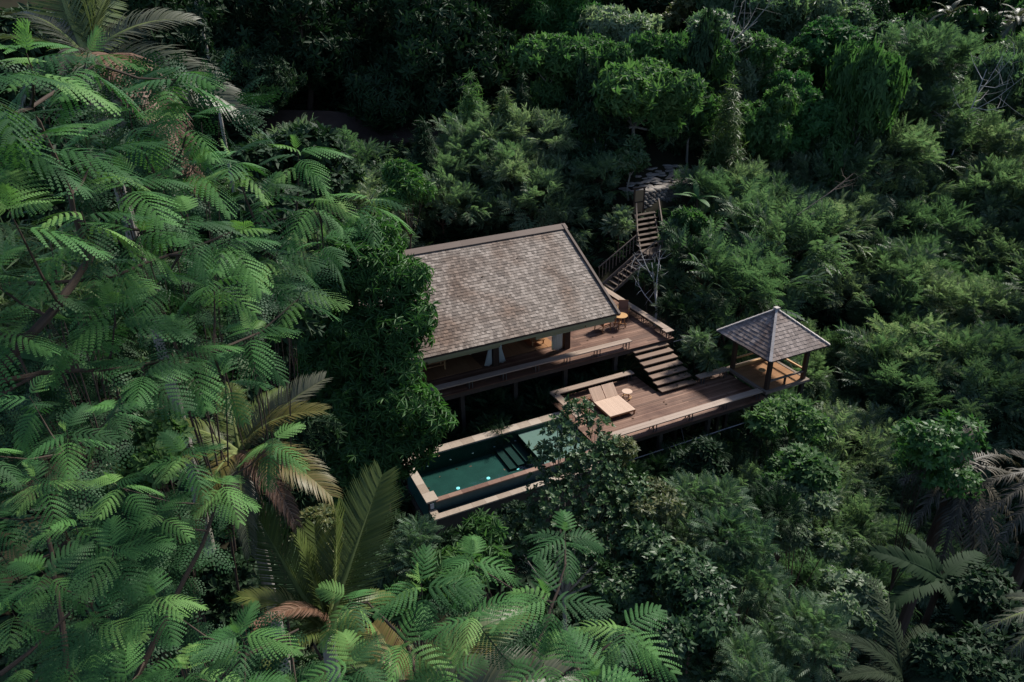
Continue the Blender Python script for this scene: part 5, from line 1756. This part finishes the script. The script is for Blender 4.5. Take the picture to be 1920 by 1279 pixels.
palm('coconut_palm', 'big coconut palm with grey arching fronds at the top left corner', at(165, 115, 17), [
    (366, 40, 17.6, 'arch', 'palm_grey', 'camz'), (456, 215, 17.2, 'arch', 'palm_grey', 'camz'), (20, 30, 17.5, 'arch', 'palm_grey', 'z'), (90, -90, 18, 'up', 'palm', 'cam'), (190, -120, 18.4, 'up', 'palm', 'right'),
    (260, -60, 18.6, 'stiff', 'palm', 'z'), (40, 200, 16, 'droop', 'palm_grey', 'z'), (330, 300, 16.4, 'droop', 'palm_brown', 'z'), (370, 345, 16.2, 'droop', 'palm_brown', 'z'), (230, 300, 15.8, 'droop', 'palm_grey', 'z'),
    (118, 140, 15.6, 'droop', 'palm_dead', 'z'), (-60, 90, 16.4, 'arch', 'palm', 'z')])
dead = [(1716, 985, 25.2), (1760, 1075, 25), (1812, 1110, 25.2), (1862, 1100, 25.6), (1905, 1040, 26), (1935, 930, 26.5), (1690, 905, 25.6), (1905, 870, 27), (1840, 1040, 24.6), (1790, 1010, 24.8)]
palm('sugar_palm', 'withered sugar palm with drooping grey brown fronds on the right', at(1795, 880, 26), [(*d, 'ragged', 'palm_dead', 'z') for d in dead] + [
    (1745, 800, 26.6, 'stiff', 'palm_dead', 'z'), (1830, 795, 26.8, 'stiff', 'palm_dead', 'z')], 0.2, 'bark')
tree_at('vine', 'green vines climbing over the head of the withered palm', 'vine', 1745, 850, 25.4, 1.6, 2.4, 13, M['mango'], M['bark'], T_small, 800, 0.24, 720, None, 0.04)
palm('sugar_palm', 'second withered palm reaching in from the right edge', at(1985, 905, 24.5), [
    (1855, 905, 24, 'ragged', 'palm_dead', 'z'), (1850, 965, 23.8, 'ragged', 'palm_dead', 'z'), (1880, 1010, 23.6, 'ragged', 'palm_dead', 'z'), (1890, 850, 25, 'stiff', 'palm_dead', 'z'), (1930, 1050, 23.5, 'ragged', 'palm_dead', 'z')], 0.2, 'bark')
palm('sugar_palm', 'dark glossy palm frond crown at the bottom right', at(1690, 1300, 19), [
    (1632, 1088, 20.6, 'ragged', 'palm_dark', 'camz'), (1560, 1190, 19, 'droop', 'palm_dark', 'z'), (1800, 1230, 19.4, 'droop', 'palm_dark', 'z'), (1740, 1180, 20.2, 'arch', 'palm_dark', 'z'), (1580, 1270, 18.2, 'droop', 'palm_dark', 'z'), (1790, 1290, 18, 'droop', 'palm_dark', 'z')], 0.16, 'bark')
palm('sugar_palm', 'grey palm fronds reaching in low from the right edge', at(1990, 1150, 20), [
    (1850, 1180, 19.8, 'ragged', 'palm_grey', 'z'), (1880, 1240, 19.4, 'ragged', 'palm_grey', 'z'), (1890, 1120, 20.5, 'arch', 'palm_grey', 'z'), (1930, 1270, 19, 'ragged', 'palm_dead', 'z')], 0.16, 'bark')
for i, (px_, py_, d_, l) in enumerate(((1780, 30, 104, 'grey coconut palm on the far hillside, left of the upper pair'), (1845, 45, 100, 'tall grey coconut palm in the middle of the far hillside'), (1905, 40, 96, 'grey coconut palm on the far hillside at the right edge'))):
    cc = at(px_, py_, d_)
    fr_ = []
    for k in range(13):
        a = 2.4 * k + i
        el = 0.9 - 0.13 * k
        fr_.append(((3.4 * math.cos(a) * math.cos(el), 3.4 * math.sin(a) * math.cos(el), 3.4 * math.sin(el) - 0.6), None, None, 'arch' if k % 3 else 'droop', 'palm_grey', 'z'))
    palm('coconut_palm', l, cc, fr_, 0.18, 'bark_pale', 'palms on the far hillside')


# banana plant and the pleated big leaves


def blade_mesh(name, mat, L, w, pairs, droop, pleat, rg):
    """one big leaf: midrib and cross ribs, folded between the ribs, edges notched"""
    V, F = [], []
    n_ = pairs * 2
    for i in range(n_ + 1):
        t = i / n_
        x = L * t
        z = -droop * L * t ** 2
        hw = w / 2 * math.sin(PI * (0.06 + 0.92 * t)) ** 0.75
        dz = pleat * (1 if i % 2 else -1) * hw
        notch = 1 - (0.16 if i % 2 == 0 else 0) * (1 if pairs > 6 else 0.3)
        V += [(x + 0.28 * hw, -hw * notch, z - 0.16 * hw + dz), (x + 0.1 * hw, -hw * 0.5, z + 0.08 * hw + dz * 0.5), (x, 0, z), (x + 0.1 * hw, hw * 0.5, z + 0.08 * hw + dz * 0.5), (x + 0.28 * hw, hw * notch, z - 0.16 * hw + dz)]
    for i in range(n_):
        for k in range(4):
            F.append((5 * i + k, 5 * i + k + 1, 5 * i + k + 6, 5 * i + k + 5))
    return np_mesh(name, np.array(V), np.array(F), M[mat])


def big_leaf_plant(name, label, cat, c, leaves, mat, L, w, pairs, droop, pleat, seed):
    rg = np.random.default_rng(seed)
    c = np.array(c)
    b = np.array((c[0], c[1], gz(c[0], c[1]) - 0.2))
    t = thing(name, label, cat, tuple(b))
    MB().tube([b, (b + c) / 2 + (0.05, 0, 0), c], [0.13, 0.11, 0.07], 8).build('stem', M['bark'], t)
    me = [blade_mesh('leaf', mat, L, w, pairs, droop * f, pleat, rg) for f in (0.7, 1.1)]
    for i, (az, el, s) in enumerate(leaves):
        d = np.array((math.cos(az) * math.cos(el), math.sin(az) * math.cos(el), math.sin(el)))
        Rm = frames(d[None], np.array([(0, 0, 1.0)]))[0]
        o = link_mesh('leaf', me[i % 2], t)
        m4 = Matrix([list(map(float, r)) + [0] for r in Rm] + [[0, 0, 0, 1]])
        o.matrix_local = Matrix.Translation(Vector(c - b)) @ m4 @ Matrix.Scale(s, 4)


big_leaf_plant('banana_plant', 'banana plant with torn bright leaves above the hillside stairs', 'plant', at(1308, 372, 50.5),
               [(2.6, 0.5, 1.0), (3.3, 0.9, 0.9), (1.2, 1.1, 0.9), (0.2, 0.35, 0.9), (4.6, 0.2, 0.9), (5.5, 0.6, 0.8)], 'banana', 1.6, 0.5, 9, 0.5, 0.03, 1)
palm('broad_frond_plant', 'plant with broad ribbed green fronds between withered palm and glossy palm', at(1765, 1085, 22), [
    (1640, 1035, 22, 'wide', 'pleat', 'camz'), (1705, 1005, 22.8, 'wide', 'pleat', 'camz'), (1672, 1135, 21.4, 'wide', 'pleat', 'z'), (1800, 1165, 21.2, 'wide', 'pleat', 'z'), (1840, 1040, 22.6, 'wide', 'pleat', 'z')], 0.1, 'bark')
big_leaf_plant('banana_plant', 'banana plant half hidden at the left edge behind the silk tree', 'plant', at(-20, 650, 13),
               [(0.6, 0.4, 0.9), (1.4, 0.8, 0.9), (5.6, 0.2, 0.9), (0.0, -0.1, 0.9), (2.2, 0.6, 0.9)], 'banana', 2.0, 0.6, 9, 0.5, 0.03, 3)

# ------------------------------------------------ silk trees in the foreground, every frond an object
BI = [frond_bi(npr, 11, 1.0, rng, dr, 0.0) for npr, dr in ((9, 0.25), (10, 0.38), (8, 0.5), (10, 0.65), (9, 0.45), (8, 0.32))]
BI_me = [np_mesh('frond', *b, M['silk']) for b in BI]
SH_me = [np_mesh('young_frond', *frond_bi(9, 8, 1.0, rng, 0.15, cu), M['shoot']) for cu in (0.25, -0.35)]


def in_poly(x, y, poly):
    c = False
    j = len(poly) - 1
    for i in range(len(poly)):
        xi, yi = poly[i]
        xj, yj = poly[j]
        if (yi > y) != (yj > y) and x < (xj - xi) * (y - yi) / (yj - yi + 1e-9) + xi:
            c = not c
        j = i
    return c


def silk_tree(label, base, limbs_, poly, spacing, depth, L, seed, maxtips, per=7, extra=()):
    rg = np.random.default_rng(seed)
    base = np.array(base, float)
    t = thing('silk_tree', label, 'tree', tuple(base), None)
    nodes = []
    for li, (pts_, r0, r1) in enumerate(limbs_):
        mb = MB()
        P = [base if p is None else np.array(p if len(p) == 3 and p[0] is not None else p, float) for p in pts_]
        # smooth the limb
        Q = []
        for a, b in zip(P[:-1], P[1:]):
            for k in range(5):
                Q.append(a + (b - a) * k / 5 + rg.normal(0, 0.006, 3) * np.linalg.norm(b - a))
        Q.append(P[-1])
        rr = np.linspace(r0, r1, len(Q))
        mb.tube(Q, list(rr), 8)
        mb.build('limb' if li else 'trunk', M['bark'], t)
        nodes += [(q, r) for q, r in list(zip(Q, rr))[3:]]
    NP = np.array([n_[0] for n_ in nodes])
    xs = [p[0] for p in poly]
    ys = [p[1] for p in poly]
    tips = list(extra)
    tr = 0
    while len(tips) < maxtips and tr < 4000:
        tr += 1
        x, y = rg.uniform(min(xs), max(xs)), rg.uniform(min(ys), max(ys))
        if in_poly(x, y, poly) and all((x - a[0]) ** 2 + (y - a[1]) ** 2 < 1e9 and math.hypot(x - a[0], y - a[1]) > spacing for a in tips):
            tips.append((x, y))
    twig = MB()
    for (x, y) in tips:
        p = at(x, y, depth(x, y) + rg.uniform(-0.5, 0.7))
        q = NP[np.argmin(((NP - p) ** 2).sum(1) + 2.0 * np.maximum(0, NP[:, 2] - p[2]))]
        m = (p + q) / 2 + np.array((0, 0, -0.08 * np.linalg.norm(p - q)))
        twig.tube([q, m, p - (p - m) * 0.02], [0.016, 0.011, 0.006], 5, False)
        out = nrmz(p - q)
        stem = nrmz(np.array((0, 0, 0.9)) + 0.6 * out + rg.normal(0, 0.15, 3))
        twig.tube([p - stem * 0.1, p + stem * 0.12], [0.006, 0.004], 5, False)
        n_ = per + int(rg.integers(-1, 2))
        a0 = rg.uniform(0, 6.28)
        for k in range(n_):
            az = a0 + 2.4 * k
            el = RAD(38) - RAD(62) * k / max(1, n_ - 1) + rg.normal(0, 0.12)
            el = RAD(30) - RAD(58) * (k / max(1, n_ - 1)) + rg.normal(0, 0.1)
            d = np.array((math.cos(az) * math.cos(el), math.sin(az) * math.cos(el), math.sin(el))) + 0.18 * out
            d /= np.linalg.norm(d)
            Rm = frames(d[None], (np.array((0, 0, 1.0)) + rg.normal(0, 0.16, 3))[None])[0]
            o = link_mesh('frond', BI_me[int(rg.integers(0, 6))], t)
            pos = p + stem * (0.1 - 0.22 * k / n_)
            m4 = Matrix([list(map(float, r)) + [0] for r in Rm] + [[0, 0, 0, 1]])
            s = L * rg.uniform(0.78, 1.18) * (0.82 if k == 0 else 1)
            o.matrix_local = Matrix.Translation(Vector(pos - base)) @ m4 @ Matrix.Scale(float(s), 4)
        if rg.random() < 0.55:
            for k in range(int(rg.integers(1, 3))):
                d = nrmz(stem + rg.normal(0, 0.35, 3))
                Rm = frames(d[None], nrmz(rg.normal(0, 1, 3))[None])[0]
                o = link_mesh('young_frond', SH_me[k], t)
                m4 = Matrix([list(map(float, r)) + [0] for r in Rm] + [[0, 0, 0, 1]])
                o.matrix_local = Matrix.Translation(Vector(p + stem * 0.12 - base)) @ m4 @ Matrix.Scale(float(L * rg.uniform(0.28, 0.45)), 4)
    twig.build('twig', M['bark'], t, kind='stuff')
    return t


bA = np.array((-5.5, 5.5, gz(-5.5, 5.5) - 0.3))
A0 = at(-160, 900, 5.6)
A1 = at(0, 690, 5.6)
silk_tree('near silk tree spreading feathery fronds over the upper left of the picture', bA, [
    ([bA, (bA + A0) / 2, A0, A1], 0.16, 0.055),
    ([A1, at(110, 570, 5.8), at(165, 490, 6.2), at(240, 385, 6.8), at(330, 300, 7.4)], 0.042, 0.014),
    ([at(-120, 540, 5.8), at(0, 535, 6.1), at(130, 528, 6.4), at(210, 518, 6.8), at(340, 470, 7.5), at(480, 420, 8.2), at(600, 400, 8.8)], 0.022, 0.009),
    ([A0, at(0, 716, 5.9), at(75, 700, 6.2), at(230, 690, 6.8), at(400, 660, 7.2)], 0.035, 0.010),
    ([A0, at(0, 740, 5.7), at(70, 702, 6.0)], 0.022, 0.012),
    ([at(165, 490, 6.2), at(120, 330, 5.8), at(60, 200, 5.4), at(180, 120, 6.4)], 0.024, 0.010)],
    [(-30, 95), (120, 100), (330, 95), (350, 200), (420, 270), (560, 285), (600, 330), (720, 380), (700, 440), (600, 520), (590, 570), (500, 640), (430, 730), (330, 720), (200, 700), (60, 650), (-30, 620)],
    84, lambda x, y: 4.9 + 4.0 * max(0, x) / 700 + (0.5 if y > 450 else 0), 0.48, 41, 36, 6,
    extra=[(60, 130), (90, 270), (330, 150), (560, 300), (690, 385), (470, 640), (255, 450), (560, 560), (440, 310), (30, 420), (350, 660)])
bB = np.array((-4.5, 8.5, gz(-4.5, 8.5) - 0.3))
B0 = at(150, 1500, 8.5)
silk_tree('silk tree filling the lower left with layer upon layer of fronds', bB, [
    ([bB, (bB + B0) / 2, B0], 0.15, 0.08),
    ([B0, at(120, 1200, 9), at(90, 1000, 9.4), at(120, 850, 9.6)], 0.05, 0.014),
    ([B0, at(300, 1180, 9), at(380, 1020, 9.4), at(420, 900, 9.6)], 0.05, 0.014),
    ([at(0, 1265, 8.2), at(65, 1215, 8.4), at(180, 1100, 8.8)], 0.03, 0.012),
    ([B0, at(460, 1230, 8.4), at(560, 1180, 8.8)], 0.04, 0.012)],
    [(-30, 770), (60, 750), (220, 760), (330, 860), (440, 830), (560, 830), (580, 880), (420, 940), (330, 1000), (350, 1130), (500, 1210), (600, 1240), (620, 1300), (-30, 1300)],
    86, lambda x, y: 9.4 - 1.4 * (y - 760) / 520, 0.47, 42, 37, 6)
bC = np.array((1.5, 2.2, gz(1.5, 2.2) - 0.3))
C0 = at(900, 1700, 7.5)
silk_tree('silk tree in the bottom centre with fanned fresh green fronds', bC, [
    ([bC, (bC + C0) / 2, C0], 0.14, 0.07),
    ([C0, at(960, 1330, 8.2), at(1020, 1180, 8.8), at(1060, 1060, 9.2)], 0.04, 0.012),
    ([C0, at(800, 1330, 8.2), at(760, 1200, 8.8), at(690, 1130, 9.2)], 0.04, 0.012),
    ([at(960, 1330, 8.2), at(1080, 1250, 8.2), at(1170, 1190, 8.4)], 0.025, 0.01)],
    [(640, 1150), (700, 1110), (800, 1100), (890, 1070), (980, 1060), (1050, 1010), (1080, 1070), (1110, 1140), (1190, 1190), (1170, 1260), (1100, 1290), (620, 1300)],
    92, lambda x, y: 9.3 - 1.6 * (y - 1000) / 280, 0.53, 43, 21, 6, extra=[(1060, 1015), (890, 1060), (1165, 1190), (660, 1130)])

# more silk tree crowns further down between the near ones
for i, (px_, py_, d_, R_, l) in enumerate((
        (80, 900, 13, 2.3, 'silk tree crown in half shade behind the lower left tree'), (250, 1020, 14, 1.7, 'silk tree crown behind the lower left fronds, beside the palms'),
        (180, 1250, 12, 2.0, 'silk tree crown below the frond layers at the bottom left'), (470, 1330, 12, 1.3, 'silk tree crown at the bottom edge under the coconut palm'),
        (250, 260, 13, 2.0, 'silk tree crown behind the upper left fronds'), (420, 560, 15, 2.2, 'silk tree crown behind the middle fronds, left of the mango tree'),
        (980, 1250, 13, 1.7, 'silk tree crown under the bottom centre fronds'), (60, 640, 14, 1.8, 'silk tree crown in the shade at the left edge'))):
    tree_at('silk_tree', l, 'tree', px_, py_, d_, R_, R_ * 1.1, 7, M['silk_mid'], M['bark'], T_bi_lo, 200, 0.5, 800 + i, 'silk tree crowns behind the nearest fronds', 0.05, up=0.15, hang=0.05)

# ------------------------------------------------ fallen leaves
lv_ = np_mesh('fallen_leaf', *leaf_t(0.17, 0.07, 0.3, 0.1), M['palm_brown'])
rl = random.Random(8)
al_ = math.atan2(RZ - EZ, RY - EY)
for i in range(44):
    if i < 10:
        x, y, z, l = rl.uniform(7.7, 12.6), rl.uniform(24.2, 26.9), (-0.138 if i < 4 else -1.043), 'brown fallen leaf in the pool'
    elif i < 28:
        x, y, z, l = rl.uniform(16.2, 25.6), rl.uniform(24.3, 26.3), 0.012, 'brown fallen leaf lying on the lower deck'
    elif i < 34:
        x, y, z, l = rl.uniform(18.5, 23.4), rl.uniform(29.9, 33), 1.512, 'brown fallen leaf lying on the upper deck'
    else:
        f = rl.random()
        x, y, z, l = rl.uniform(8.5, 19.5), EY + (RY - EY) * f, EZ + (RZ - EZ) * f + 0.045, 'brown fallen leaf caught on the villa roof'
    o = link_mesh('fallen_leaf', lv_)
    o.location = (x, y, z)
    o.rotation_euler = (al_ if i >= 34 else 0, 0, rl.uniform(0, 6.28))
    props(o, l, 'leaf', 'fallen leaves')
